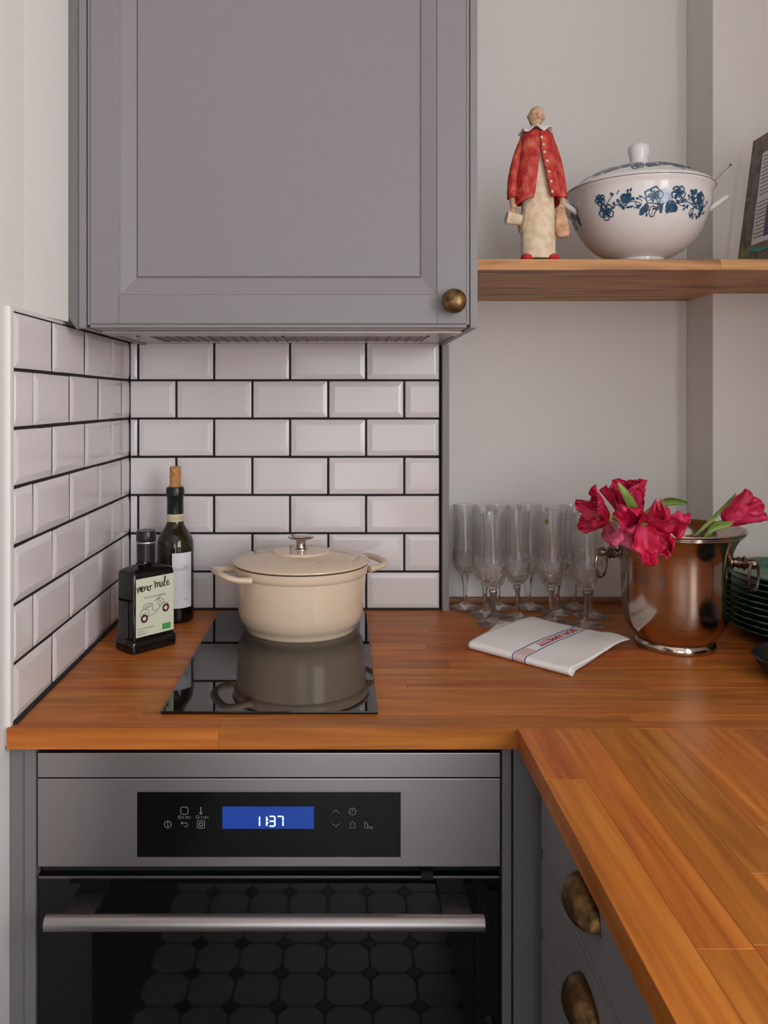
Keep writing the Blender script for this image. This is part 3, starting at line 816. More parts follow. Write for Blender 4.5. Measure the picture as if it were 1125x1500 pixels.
sk([(.009, .083), (.013, .078), (.0145, .073)])
sk([(.011, .070), (.015, .0745), (.022, .0755), (.0275, .0735)])                                                       # mudguard
sk([(.008, .0845), (.010, .0875), (.0135, .0905)]); sk([(-.001, .0815), (.004, .0835), (.009, .0865)], .0009)          # handlebar
sk([(-.024, .0615), (-.019, .0645), (-.015, .0640)])
sc_.build('scooter_drawing', M['ink'], lb, smooth=False)
for cx, cy in ((-.0195, .0555), (.0225, .0665)):
    wh = MB()
    ribbon2d(wh, circle2d(cx, cy, .0052, 20), .0036, f1, True, 0); poly2d(wh, circle2d(cx, cy, .0034, 16), f1, 1)
    wh.build('scooter_wheel', [M['ink_brown'], M['ink_pale']], lb, smooth=False)
lg = MB(); poly2d(lg, [(.0155, .0305), (.0325, .0305), (.0325, .0405), (.0155, .0405)], f1)
f2 = lab(fy - .0009)
for k in range(12):       # a leaf outlined by small dots
    a = 2 * PI * k / 12
    poly2d(lg, circle2d(.024 + .0052 * math.cos(a), .0355 + .0026 * math.sin(a) * (1 + .3 * math.cos(a)), .00045, 5), f2, 1)
lg.build('organic_logo', [M['organic_green'], M['logo_pale']], lb, smooth=False)

# ------------------------------------------------------------------ wine bottle
wb = thing('wine_bottle', 'dark green wine bottle with cork pushed in its neck', 'bottle', (-.3165, 1.5485, WT), math.radians(30))
R_ = .0348
MB().lathe([(0, .004), (.026, .002), (.032, 0), (R_ - .0005, .003), (R_, .008), (R_, .128)], 48).build('wine_filled_body', M['wine_dark'], wb)
MB().lathe([(R_, .128), (R_, .140), (.0340, .149), (.0312, .158), (.0260, .167), (.0205, .175), (.0170, .182), (.0154, .189), (.0150, .198), (.0150, .215)], 48).build('glass_shoulder', M['wine_glass_green'], wb)
MB().lathe([(.0153, .186), (.0157, .1865), (.0156, .2015), (.0153, .202)], 32).build('neck_seal', M['seal'], wb)
MB().lathe([(.0152, .2015), (.0157, .202), (.0155, .2325), (.0172, .235), (.0176, .239), (.0172, .249), (.0160, .2525), (.0125, .2532), (.0118, .249), (0, .249)], 36).build('capsule', M['cap'], wb)
MB().lathe([(0, .240), (.0104, .240), (.0104, .290), (.0098, .2912), (0, .2912)], 24).build('cork', M['cork'], wb)
wl = MB()
A0, A1 = math.radians(-118), math.radians(-52)
wl.grid(lambda u, v: ((R_ + .0004) * math.cos(A0 + (A1 - A0) * u), (R_ + .0004) * math.sin(A0 + (A1 - A0) * u), .029 + .103 * v), 24, 1)
wlo = wl.build('paper_label', M['paper'], wb); 
fw = lambda x, z: ((R_ + .0008) * math.cos(-PI / 2 + x / R_), (R_ + .0008) * math.sin(-PI / 2 + x / R_), z)
wi = MB()
ribbon2d(wi, smooth2d([(-.014, .100), (-.010, .106), (-.009, .098), (-.005, .104), (-.003, .099), (.001, .103), (.003, .099), (.006, .108), (.0075, .0995), (.010, .103), (.012, .110), (.0125, .100), (.015, .101)], 5), .0006, fw)
text2d(wi, '750 ML', .0035, fw, .010, .044); ribbon2d(wi, [(-.016, .044), (-.004, .044)], .0006, fw)
wi.build('label_print', M['icon'], wlo, smooth=False)
si = MB(); fs_ = lambda x, z: (.0160 * math.cos(-PI / 2 + x / .016), .0160 * math.sin(-PI / 2 + x / .016), z)
for k in range(5): ribbon2d(si, [(-.010 + k * .004, .1905), (-.010 + k * .004 + .0022, .1975)], .0008, fs_)
ribbon2d(si, [(-.016, .1882), (.016, .1882)], .0008, fs_); ribbon2d(si, [(-.016, .1998), (.016, .1998)], .0008, fs_)
si.build('seal_print', M['gold'], wb, smooth=False)

# ------------------------------------------------------------------ crystal flutes
def make_flute():
    root = thing('champagne_flute', 'clear cut-crystal champagne flute in the cluster behind the tea towel', 'glass', group='crystal flutes by the wall')
    N = 40
    cut = [(.0125, .0690), (.0164, .0732), (.0194, .0774), (.0215, .0816), (.0229, .0858), (.0238, .0900), (.0244, .0942), (.0247, .0984), (.0247, .1026), (.0246, .1068), (.0243, .1110)]
    outer = [(.0075, .0665)] + cut + [(.0238, .1165), (.0228, .130), (.0219, .146), (.0216, .160), (.0220, .176), (.0230, .192), (.0243, .2065)]
    inner = [(.0236, .2068), (.0222, .192), (.0211, .176), (.0207, .160), (.0210, .146), (.0219, .130), (.0226, .1165), (.0228, .106), (.0220, .096), (.0194, .086), (.0145, .0775), (.008, .0735), (0, .0728)]
    k0 = len(outer)
    def rad(k, i, a):
        if k >= k0: return 1.0
        if 1 <= k <= 11: return 1.0 + (.032 if (i + k) % 2 else -.032)      # diamond cuts
        return 1.0
    bowl = MB().lathe(outer + inner, N, rad=rad)
    fs = []
    for n_, f in enumerate(bowl.f):
        k, i = divmod(n_, N)
        if 1 <= k <= 10:
            a_, b_, c_, d_ = f
            fs += [[a_, b_, c_], [a_, c_, d_]] if (i + k) % 2 == 0 else [[a_, b_, d_], [b_, c_, d_]]
        else: fs.append(f)
    bowl.f = fs; bowl.mi = [0] * len(fs)
    bowl.build('bowl', M['crystal'], root, angle=14)
    MB().lathe([(.0042, .0120), (.0040, .030), (.0046, .046), (.0062, .056), (.0078, .0610), (.0066, .0640), (.0075, .0665)], 8).build('stem', M['crystal_solid'], root, angle=25)
    MB().lathe([(0, .0006), (.029, .0003), (.0310, .0008), (.0312, .0020), (.0295, .0034), (.018, .0052), (.0115, .0066), (.0088, .0092), (.0060, .0106), (.0042, .0120)], 40).build('foot', M['crystal_solid'], root)
    return root
fl0 = make_flute()
spots = [(682, 889), (709, 899), (722, 914), (732, 889.5), (758, 906), (775, 887.5), (805, 907), (812, 896), (836, 887), (859, 916), (861.5, 901)]
pos = []
for px, py in spots:
    y = (CAM_Z - WT) * F_PX / (py - CY)
    pos.append([(px - CX) * y / F_PX, min(y, 1.634)])
for it in range(60):                     # feet must not overlap
    for i in range(len(pos)):
        for j in range(i):
            dx, dy = pos[i][0] - pos[j][0], pos[i][1] - pos[j][1]
            L = math.hypot(dx, dy)
            if L < .0630:
                k = (.0630 - L) / 2 / L
                pos[i][0] += dx * k * .4; pos[i][1] += dy * k * 1.6; pos[j][0] -= dx * k * .4; pos[j][1] -= dy * k * 1.6
    for p in pos: p[1] = min(p[1], 1.636); p[0] = max(p[0], .248)
for i, p in enumerate(pos):
    fo = fl0 if i == 0 else copy_tree(fl0)
    fo['label'] = 'clear cut-crystal champagne flute in the cluster behind the tea towel'
    fo.location = (p[0], p[1], WT); fo.rotation_euler = (0, 0, random.uniform(0, 6))
    if i == 0: fo['label'] = 'clear cut-crystal champagne flute standing next to the grey strip that ends the tiling'
    if i == 9: fo['label'] = 'clear cut-crystal champagne flute standing closest to the bucket, below the open tulip'
    if i == 2: fo['label'] = 'clear cut-crystal champagne flute at the corner of the towel, in front of its row'
    if i == 6:
        fo['label'] = 'clear cut-crystal champagne flute with a small round gold sticker near its rim'
        rz = fo.rotation_euler.z
        a = -PI / 2 - .62 - rz
        st = MB(); u = Vector((-math.sin(a), math.cos(a), 0)); c = Vector((.0237 * math.cos(a), .0237 * math.sin(a), .191))
        st.add([c + u * (.0034 * math.cos(t * PI / 8)) + Vector((0, 0, .0046 * math.sin(t * PI / 8))) for t in range(16)], [list(range(16))])
        so = st.build('sticker', M['gold'], fo, smooth=False); solidify(so, .0004, 0)
        so['label'] = 'small gold sticker'

# ------------------------------------------------------------------ tea towel
TA = Vector((.2137, 1.36, 0)); TU = Vector((.133, -.137, 0)).normalized(); TV = Vector((.148, .162, 0)).normalized()
tt = thing('tea_towel', 'folded white linen tea towel with red lettered woven stripe', 'towel', (TA.x, TA.y, WT))
UL, VL = .190, .213
def top_z(u, v):
    w = .0020 * math.sin(u * 34 + v * 12) + .0016 * math.sin(v * 40 - u * 15)
    edge = max(0, 1 - (UL - u) / .05)
    return .0135 + w * .55 + .0035 * math.sin(min(v / VL, 1) * PI) - .003 * max(0, v / VL - .75) * 4 * .6
def sheet(u, s):
    """s: 0..1 along the folded cross-section: lower layer, round fold at v=0, upper layer"""
    uu = u * UL
    if s < .42:
        t = s / .42; v = .172 * (1 - t); z = .0014 + .0008 * math.sin(uu * 40 + v * 20) ** 2
        off = -.052 * (v / .172)
        p = TU * (uu + off) + TV * (v + .006)
    elif s < .58:
        t = (s - .42) / .16; a = PI * t
        zt = top_z(uu, 0); r = (zt - .0014) / 2
        p = TU * uu + TV * (.006 - .0075 * math.sin(a)); z = .0014 + r * (1 - math.cos(a))
    else:
        t = (s - .58) / .42; v = VL * t; z = top_z(uu, v)
        # far corner rolls over
        k = max(0, (u - .72) / .28) * max(0, (t - .5) / .5)
        z += .006 * k * (1 - k) * 2
        p = TU * (uu + .008 * math.sin(t * 3) * u) + TV * (v + .006 * (1 - t))
    return (p.x, p.y, z)
tw = MB().grid(lambda a, b: sheet(a, b), 40, 72)
two = tw.build('cloth', M['linen'], tt, angle=80); solidify(two, .0018, 0)
def mid_layer(u, s):
    uu = .012 + u * (UL - .016); v = .010 + s * (VL - .022)
    return tuple((TU * (uu - .012 * s) + TV * v)[:2]) + (.0055 + .0012 * math.sin(uu * 50 + v * 24) + (.004 if False else 0),)
MB().grid(lambda u, s: tuple(Vector(sheet(u * .97 + .01, s * .40)) + Vector((.001, -.002, .0030))), 30, 24).build('under_fold', M['linen'], tt, angle=80)
mlo = MB().grid(mid_layer, 24, 24).build('inner_fold', M['linen'], tt, angle=80); solidify(mlo, .0035, 0)
def tow(lift):
    def fn(u, v):                       # u, v in metres on the upper layer
        t = min(max(v / VL, 0), 1); uu = u / UL
        x, y, z = sheet(uu, .58 + .42 * t)
        return (x, y, z + .0009 + lift)
    return fn
U0 = .0985
stp = MB()
def strip(ua, ub, fn, mi, v0=.0, v1=VL - .001, n=60):
    vs = []
    for k in range(n + 1):
        v = v0 + (v1 - v0) * k / n; vs += [fn(ua, v), fn(ub, v)]
    stp.add(vs, [[2 * k, 2 * k + 1, 2 * k + 3, 2 * k + 2] for k in range(n)], mi)
strip(U0 - .0125, U0 - .0103, tow(.0003), 0); strip(U0 + .0103, U0 + .0125, tow(.0003), 0)
# the stripe carries on over the front fold
def fold_strip(ua, ub, mi):
    vs = []
    for k in range(13):
        s = .58 - .14 * k / 12
        for uu in (ua, ub):
            a = Vector(sheet(uu / UL, s)); c = Vector(sheet(uu / UL, .58)); c.z = .0014 + (c.z - .0014) / 2; c += TV * .004
            d_ = (a - c); d_.normalize(); vs.append(tuple(a + d_ * .0012))
    stp.add(vs, [[2 * k, 2 * k + 1, 2 * k + 3, 2 * k + 2] for k in range(12)], mi)
fold_strip(U0 - .0125, U0 - .0103, 0); fold_strip(U0 + .0103, U0 + .0125, 0); 
strip(U0 - .0085, U0 + .0085, tow(.0002), 1, .0, .030); strip(U0 - .0085, U0 + .0085, tow(.0002), 1, VL - .022, VL - .001); fold_strip(U0 - .0085, U0 + .0085, 1)
stp.build('woven_stripe', [M['stripe_blue'], M['stripe_pink']], two, smooth=False)
tx = MB(); ft = tow(.0005)
text2d(tx, 'BON APPETIT', .0185, lambda x, y: ft(U0 - .0066 + y, VL - .024 - x), 0, 0, 'LEFT', sx=1.22, bold=.0005)
tx.build('woven_lettering', M['stripe_red'], two, smooth=False)

# ------------------------------------------------------------------ champagne bucket
BKX, BKY = .5676, 1.384
bk = thing('champagne_bucket', 'polished nickel champagne bucket with ring handles holding tulips', 'bucket', (BKX, BKY, WT), math.radians(-27))
MB().lathe([(0, .006), (.055, .006), (.058, .0), (.0645, .0), (.0660, .003), (.0655, .010), (.0625, .014), (.0640, .018), (.072, .026), (.0800, .038), (.0845, .054), (.0865, .075), (.0875, .12), (.0885, .150),
            (.0910, .165), (.0960, .178), (.1035, .190), (.1095, .1965), (.1120, .1985), (.1128, .2010), (.1115, .2030), (.1085, .2022), (.1010, .192), (.0930, .179), (.0880, .165), (.0855, .150), (.0840, .075), (.078, .038), (.060, .020), (0, .016)], 96).build('bucket_body', M['nickel'], bk)
for r_, z_ in ((.1062, .1945), (.1100, .1985)):
    MB().tube([(r_ * math.cos(2 * PI * k / 72), r_ * math.sin(2 * PI * k / 72), z_ - .0012) for k in range(72)], .0016, 8, closed=True).build('rim_bead', M['nickel'], bk)
for s_ in (1, -1):
    prof = [(.0, 0), (.0135, 0), (.0125, .003), (.0075, .006), (.0085, .010), (.0105, .013), (.0085, .016), (.0100, .018), (.0128, .0205), (.0090, .0235), (.0065, .027), (.0078, .030), (.0088, .034), (.0078, .038), (.004, .0405), (0, .041)]
    k_ = MB().lathe(prof, 24).build('handle_knob', M['nickel_dark'], bk, loc=(s_ * .0860, 0, .150), rot=(0, s_ * PI / 2, 0))
    ring = [(.034 * 0 + .0 + .021 * math.sin(2 * PI * k / 36) * 0, .0165 * math.sin(2 * PI * k / 36), -.0205 + .0245 * math.cos(2 * PI * k / 36)) for k in range(36)]
    # ring hangs in the plane across the knob; convert to the knob's own axes (its z points outwards)
    MB().tube([(-s_ * z, y * .9, .0345 + y * .42 * s_) for (x, y, z) in ring], .0022, 10, closed=True).build('ring_handle', M['nickel_dark'], k_)

# ------------------------------------------------------------------ tulips
def petal(L, W, cup, curl, ruf, seed, twist=0.0):
    rnd = random.Random(seed); ph = rnd.uniform(0, 6)
    def fn(u, v):
        s = v; c = (u - .5) * 2
        wid = W * (math.sin(PI * min(1, s * .86 + .10)) ** .62)
        ang = curl * s * s
        y = L * (math.sin(ang) / max(curl, 1e-3)) if abs(curl) > 1e-3 else 0
        # centre line bends outwards with curl; cup closes the sides
        z = L * s * math.cos(ang * .5); out = L * s * math.sin(ang * .5)
        x = c * wid / 2 * math.cos(c * cup * .55)
        inn = (abs(c) ** 1.8) * wid / 2 * math.sin(cup * .75)
        r = 1.25 * ruf * W * s * (abs(c) ** 2) * math.sin(13 * s + 5 * c + ph) + ruf * W * s ** 3 * math.sin(8 * c + ph)
        x += ruf * .35 * W * c * abs(c) * math.sin(21 * s + ph) * s
        return Vector((x + twist * s * L * .3, out - inn + r - .10 * L * math.sin(PI * s) * -1, z))
    return fn
def tulip(label, base, axis, L, W, openings, mats, stem_pts, cup=.9, ruf=.10, seed=1, leaves=(), centre=False):
    base = Vector(base); axis = Vector(axis).normalized()
    root = thing('tulip', label, 'flower', base, 0, 'tulips in the nickel bucket')
    q = axis.to_track_quat('Z', 'Y').to_matrix()
    n = len(openings)
    for k, (az, tilt, ls, curl) in enumerate(openings):
        fn = petal(L * ls, W, cup, curl, ruf, seed * 31 + k)
        Rz = Matrix.Rotation(math.radians(az), 3, 'Z'); Rx = Matrix.Rotation(-math.radians(tilt), 3, 'X')
        def f3(u, v, fn=fn, Rz=Rz, Rx=Rx):
            p = fn(u, v)
            return tuple(q @ (Rz @ (Rx @ p + Vector((0, .0045, 0)))))
        po = MB().grid(f3, 14, 20).build('petal', mats[k % len(mats)], root, angle=180)
        solidify(po, .0007, 0)
    if centre:
        for k in range(6):
            a = k * PI / 3
            t_ = q @ Vector((.007 * math.cos(a), .007 * math.sin(a), .02))
            MB().tube([(0, 0, 0), t_ * .6, t_], [.0012, .0012, .002], 6).build('stamen', M['stamen'], root)
        MB().lathe([(0, 0), (.010, .001), (.0115, .005), (.008, .010), (0, .012)], 14).build('receptacle', M['stamen'], root, rot=axis.to_track_quat('Z', 'Y').to_euler())
    sp = smooth2d([tuple(Vector(p) - base) for p in stem_pts] + [(0, 0, 0)], 6)
    MB().tube(sp, .0036, 10).build('stem', M['stem_green'], root)
    for pts, w, fac in leaves:
        c = [Vector(p) - base for p in pts]
        cs = [Vector(p) for p in smooth2d([tuple(p) for p in c], 6)]
        side = Vector(fac).normalized()
        def lf(u, v, cs=cs, w=w, side=side):
            i = v * (len(cs) - 1); a = min(int(i), len(cs) - 2); p = cs[a].lerp(cs[a + 1], i - a)
            t = (cs[a + 1] - cs[a]).normalized(); nrm = t.cross(side).normalized()
            ww = w * (math.sin(PI * min(1, .12 + .88 * v)) ** .7) if v < .999 else .0002
            c_ = (u - .5) * 2
            return tuple(p + side * c_ * ww / 2 + nrm * (abs(c_) ** 1.5) * ww * .22)
        lo = MB().grid(lf, 6, 24).build('leaf', M['leaf_green'], root, angle=180); solidify(lo, .0008, 0)
    return root
inb = lambda dx, dy, z: (BKX + dx, BKY + dy, WT + z)
six = lambda t0, t1, c0, c1, off=0: [(off + 60 * k, t0 if k % 2 else t1, 1.0 if k % 2 else .95, c0 if k % 2 else c1) for k in range(6)]
# upright one at the back
b2 = P(924, 762, 1.375)
tulip('large crimson tulip standing upright with a green leaf across its cup', b2, (-.20, -.10, 1), .072, .064, six(14, 26, .30, .12, 15), [M['petal']],
      [inb(.025, .03, .03), inb(-.012, .012, .12), tuple(Vector(b2) + Vector((.012, 0, -.03)))], cup=1.0, ruf=.09, seed=3,
      leaves=[([tuple(P(938, 775, 1.345)), tuple(P(930, 748, 1.330)), tuple(P(918, 725, 1.322)), tuple(P(905, 707, 1.325))], .016, (1, 0, .5)),
              ([tuple(P(930, 770, 1.37)), tuple(P(948, 747, 1.365)), tuple(P(972, 733, 1.36)), tuple(P(1008, 736, 1.355))], .026, (.25, -.55, .8))])
# open one leaning out to the left
b1 = P(892, 757, 1.355)
tulip('wide open crimson tulip leaning over the flutes with one drooping pink petal', b1, (-1, -.30, .10), .056, .040,
      [(0, 38, 1, .5), (62, 30, 1.0, .3), (125, 42, .95, .4), (180, 112, .85, -.2), (238, 24, .95, .1), (300, 34, 1.0, .2)], [M['petal'], M['petal'], M['petal'], M['petal_pink']],
      [inb(-.035, .035, .05), inb(-.060, .015, .17), tuple(P(908, 764, 1.372))], cup=.8, ruf=.13, seed=5, centre=True,
      leaves=[([tuple(P(975, 790, 1.40)), tuple(P(985, 768, 1.40)), tuple(P(998, 756, 1.40)), tuple(P(1012, 757, 1.40))], .013, (.2, -.6, .7))])
# blown one hanging over the front of the bucket
b3 = P(944, 768, 1.258)
tulip('blown crimson tulip drooping over the front of the bucket rim', b3, (.05, -.72, -.62), .062, .050,
      [(0, 62, .95, .5), (55, 78, .9, .6), (118, 70, .9, .5), (180, 35, 1.0, -.3), (235, 48, .90, -.1), (300, 66, 1.0, .3)], [M['petal'], M['petal'], M['petal_pink'], M['petal']],
      [inb(-.01, -.045, .05), inb(-.045, -.060, .18), inb(-.07, -.085, .220), tuple(Vector(b3) + Vector((-.002, .022, .006)))], cup=.8, ruf=.20, seed=8)
# cup-shaped one to the right
b4 = P(1060, 764, 1.335)
tulip('closed crimson tulip leaning towards the green plates with a broad leaf behind', b4, (.82, -.12, .52), .066, .048, six(12, 20, .2, .1, 25), [M['petal']],
      [inb(.035, -.03, .04), inb(.045, -.035, .16), tuple(P(1040, 775, 1.34))], cup=1.0, ruf=.12, seed=11,
      leaves=[([tuple(P(1014, 786, 1.345)), tuple(P(1034, 766, 1.345)), tuple(P(1055, 745, 1.35)), tuple(P(1078, 722, 1.355))], .020, (.5, -.5, .5)),
              ([tuple(P(1030, 786, 1.33)), tuple(P(1046, 772, 1.33)), tuple(P(1064, 768, 1.325)), tuple(P(1076, 764, 1.32))], .014, (0, -.3, 1))])

# ------------------------------------------------------------------ green plates
PLX, PLY, PLR = .812, 1.425, .1215
def plate_me_():
    prof_o = [(0, .003), (.062, .003), (.064, 0), (.069, 0), (.071, .004), (.090, .010), (.108, .0165), (.1215, .0225)]
    prof_i = [(.1215, .0245), (.107, .0195), (.088, .0135), (.070, .0082), (0, .0075)]
    k0 = len(prof_o)
    def rad(k, i, a):
        r = (prof_o + prof_i)[k][0]
        return 1 + (.010 * math.sin(a * 26) * max(0, (r - .085) / .036) if r > .085 else 0)
    return MB().lathe(prof_o + prof_i, 104, rad=rad).mesh('green_plate', M['plate_green'])
pme = plate_me_()
for k in range(10):
    p = link('dinner_plate', pme, None, (PLX + random.uniform(-.0015, .0015), PLY + random.uniform(-.0015, .0015), WT + k * .0105), (0, 0, random.uniform(0, 6)))
    if k == 9: tag(p, 'green leaf-patterned plate lying topmost on the stack of plates', 'plate', 'stacked green plates')
    elif k == 0: tag(p, 'dark green plate at the very bottom of the stack, on the worktop', 'plate', 'stacked green plates')
    else: tag(p, 'dark green scalloped plate within the stack beside the bucket', 'plate', 'stacked green plates')
pan = thing('frying_pan', 'small black iron pan on the worktop in front of the plates', 'pan', (.708, 1.215, WT))
MB().lathe([(0, .0), (.062, .0), (.069, .004), (.0815, .026), (.0843, .029), (.0853, .031), (.0840, .0325), (.0808, .0305), (.067, .0075), (0, .005)], 72).build('pan_body', M['iron'], pan)
MB().tube([(.07, -.03, .022), (.11, -.045, .032), (.17, -.065, .040), (.195, -.073, .040)], [.007, .008, .010, .008], 12, flat=(1, .55)).build('pan_handle', M['iron'], pan)

# ------------------------------------------------------------------ figurine on the shelf
FY = 1.303
fg = thing('clay_figurine', 'clay figurine in a red coat holding a hat and a handbag', 'figurine', (P(787, 380, FY).x, FY, SH_Z1))
FS = FY / F_PX
def fz(py): return CAM_Z - (py - CY) * FS - SH_Z1
def fx(px): return (px - 787) * FS
# dress
dz = [(.0, .004), (.0255, .004), (.0272, .010), (.0275, .04), (.0268, .075), (.0250, .11), (.0235, .15), (.021, .19), (.012, .208), (0, .210)]
MB().lathe(dz, 40, 1.0, .74, c=(fx(788), 0, 0), rad=lambda k, i, a: 1 + .02 * math.sin(3 * a + k)).build('dress', M['clay'], fg)
# coat: an open shell
def coat_fn(u, v):
    zz = .2065 - v * .1160
    half = .012 + .33 * max(0, (v - .22)) ** 1.1 if v > .22 else .012      # opening at the front (radians/.. below)
    gapL, gapR = (.02 + max(0, v - .30) * .42), (.02 + max(0, v - .26) * .62)
    a0 = -PI / 2 + gapR; a1 = -PI / 2 + 2 * PI - gapL
    a = a0 + (a1 - a0) * u
    r = .0205 + .0125 * v ** .8
    r *= (1 if v > .06 else .72 + .28 * (v / .06) ** .5)
    k = 1 + .03 * math.sin(5 * a + 2 * v)
    hem = -.006 * max(0, v - .85) / .15 * math.sin(a * 2.5)
    side = 1 if math.cos(a) < 0 else .9
    return (fx(786.5) + r * math.cos(a) * 1.10 * k, r * math.sin(a) * .86 * k, zz + hem + (.0 if side == 1 else .004 * v))
co = MB().grid(coat_fn, 56, 20).build('coat', M['red_clay'], fg, angle=80); solidify(co, .003, 1)
for s_, xs in ((-1, (767, 757, 750, 749)), (1, (806, 814, 820, 822))):
    pts = [(fx(xs[0]), 0, fz(206)), (fx(xs[1]), -.002, fz(232)), (fx(xs[2]), -.004, fz(265)), (fx(xs[3]), -.006, fz(292))]
    sl = MB().tube(smooth2d(pts, 5), [.0075 + .0022 * k / 15 for k in range(16)], 14, flat=(.86, 1)).build('sleeve', M['red_clay'], fg)
    hx = xs[3]
    hand = MB()
    hand.tube([(fx(hx), -.006, fz(290)), (fx(hx + s_ * 0), -.008, fz(300)), (fx(hx + (2 if s_ < 0 else -3)), -.010, fz(308))], [.0048, .0046, .0050], 10)
    for k in range(4):
        q = hx + (2 if s_ < 0 else -3) + (k - 1.5) * 2.6
        hand.tube([(fx(q), -.010, fz(307)), (fx(q + .5), -.0125, fz(312)), (fx(q + .8), -.012, fz(316))], [.0017, .0016, .0012], 6)
    hand.tube([(fx(hx - s_ * 4), -.011, fz(303)), (fx(hx - s_ * 6), -.0135, fz(309))], [.0018, .0013], 6)
    hand.build('hand', M['skin_clay'], fg)
# collar with a wavy edge
cl = MB()
cl.grid(lambda u, v: (fx(786) + (.010 + .0165 * v) * math.cos(2 * PI * u) * (1 + .10 * v * math.sin(14 * PI * u)), (.010 + .0110 * v) * math.sin(2 * PI * u) * (1 + .10 * v * math.sin(14 * PI * u)),
                      .2165 - .0085 * v + .0042 * v * math.sin(2 * PI * u * 6)), 84, 6)
cu_ = cl.build('collar', M['collar'], fg, angle=80); solidify(cu_, .0015, 0)
# head, one continuous shape with nose, brow, ears
def head_fn(u, v):
    th = PI * v; a = 2 * PI * u
    zz = -math.cos(th); rr = math.sin(th)
    wx, wy = .0128, .0140
    if zz < 0: rr *= 1 + .28 * zz * (1 if True else 0)
    x = wx * rr * math.cos(a); y = wy * rr * math.sin(a); z = .0178 * zz
    f = max(0, -math.sin(a))
    c = math.cos(a)
    y -= .0030 * f ** 18 * math.exp(-((zz + .08) / .22) ** 2)                     # nose
    y += .0014 * f ** 3 * (math.exp(-((abs(c) - .36) / .16) ** 2)) * math.exp(-((zz - .12) / .12) ** 2)   # eye sockets
    y -= .0010 * f ** 8 * math.exp(-((zz + .48) / .08) ** 2)                      # lips
    y -= .0014 * f ** 6 * math.exp(-((zz + .80) / .12) ** 2)                      # chin
    e = math.exp(-((abs(c) - 1) / .05) ** 2) * math.exp(-((zz + .02) / .22) ** 2)
    x += .0022 * e * (1 if c > 0 else -1)
    return (x, y, z)
hdm = MB().grid(head_fn, 48, 36, closed_u=True)
hdm.tube([(0, .002, -.012), (0, .0015, -.020), (0, .001, -.034)], [.0075, .0066, .0082], 16)
head = hdm.build('head', M['skin_clay'], fg, angle=70, loc=(fx(785), -.002, fz(173)), rot=(math.radians(4), math.radians(4), math.radians(8)))
for xo in (-.0044, .0044):
    MB().lathe([(0, -.0012), (.0013, -.0006), (.0015, 0), (.0013, .0006), (0, .0012)], 10).build('eye', M['ink'], head, loc=(xo, -.0118, .0022))
for py, px in ((208, 788), (219, 790.5), (230, 791.5), (243, 795), (259, 797.5), (273, 800), (288, 801.5)):
    z = fz(py); v = (.2065 - z) / .116; r = (.0205 + .0125 * max(v, .01) ** .8) * .86 + .0045
    MB().lathe([(0, -.0018), (.0019, -.0012), (.0024, 0), (.0019, .0012), (0, .0018)], 10).build('button', M['clay'], fg, loc=(fx(px), -r, z), rot=(PI / 2, 0, 0))
for px in (769, 808):
    sh_ = MB().lathe([(0, 0), (.0085, 0), (.0100, .003), (.0085, .0075), (.004, .0105), (0, .0110)], 20, 1.0, 1.25)
    sh_.build('shoe', M['red_shoe'], fg, loc=(fx(px), -.0110, .0))
# hat: crown pointing left, brim against the dress
hat = MB().lathe([(0, .0275), (.0098, .0275), (.0106, .0265), (.0090, .010), (.0092, .003), (.0190, .0015), (.0205, 0), (.0190, -.0012), (.006, -.001), (0, 0)], 32, 1.0, .8)
hat.build('hat', M['clay'], fg, loc=(fx(763), -.013, fz(326)), rot=(0, math.radians(-80), math.radians(8)))
bag = MB(); loft(bag, [rrect_ring(.016, .011, .004, 0), rrect_ring(.021, .014, .005, .003), rrect_ring(.022, .014, .005, .018), rrect_ring(.018, .011, .004, .033), rrect_ring(.011, .007, .003, .041)])
bgo = bag.build('handbag', M['bag_clay'], fg, angle=60, loc=(fx(822.5), -.008, fz(349)), rot=(0, math.radians(-6), 0))
MB().tube([(-.004, 0, .039), (-.0048, 0, .047), (0, 0, .050), (.0048, 0, .047), (.004, 0, .039)], .0016, 8).build('bag_strap', M['bag_clay'], bgo)

# ------------------------------------------------------------------ soup tureen
TX, TY = .5093, 1.39
tu = thing('soup_tureen', 'white porcelain lidded soup tureen with blue flower garland', 'tureen', (TX, TY, SH_Z1))
tu.scale = (.975, .975, .958)
bprof = [(.042, .0), (.046, .002), (.046, .006), (.042, .013), (.0425, .018), (.056, .0225), (.074, .033), (.091, .050), (.104, .070), (.1125, .092), (.1165, .112), (.1175, .128), (.1205, .134), (.1232, .138), (.1235, .1415), (.1205, .1435)]
MB().lathe([(0, .003)] + bprof + [(.116, .142), (.113, .128), (.108, .092), (.09, .058), (.06, .03), (0, .022)], 80).build('bowl', M['porcelain'], tu)
lprof = [(.1205, .1435), (.1195, .1455), (.112, .1495), (.100, .1580), (.085, .1670), (.065, .1755), (.042, .1820), (.022, .1855), (.0165, .188)]
tlid = MB().lathe([(0, .1440)] + lprof + [(.0152, .193), (.0155, .199), (.0175, .206), (.0188, .213), (.0180, .2195), (.0135, .2245), (.006, .2265), (0, .2270)], 72).build('lid', M['porcelain'], tu)
def interp(prof, z):
    for (r0, z0), (r1, z1) in zip(prof[:-1], prof[1:]):
        if z0 <= z <= z1 and z1 > z0: return r0 + (r1 - r0) * (z - z0) / (z1 - z0)
    return prof[-1][0]
def tsurf(prof, r_mid, lift=.0006):
    def fn(s, z):
        r = interp(prof, z) + lift; a = -PI / 2 + s / r_mid
        return (r * math.cos(a), r * math.sin(a), z + lift * .4)
    return fn
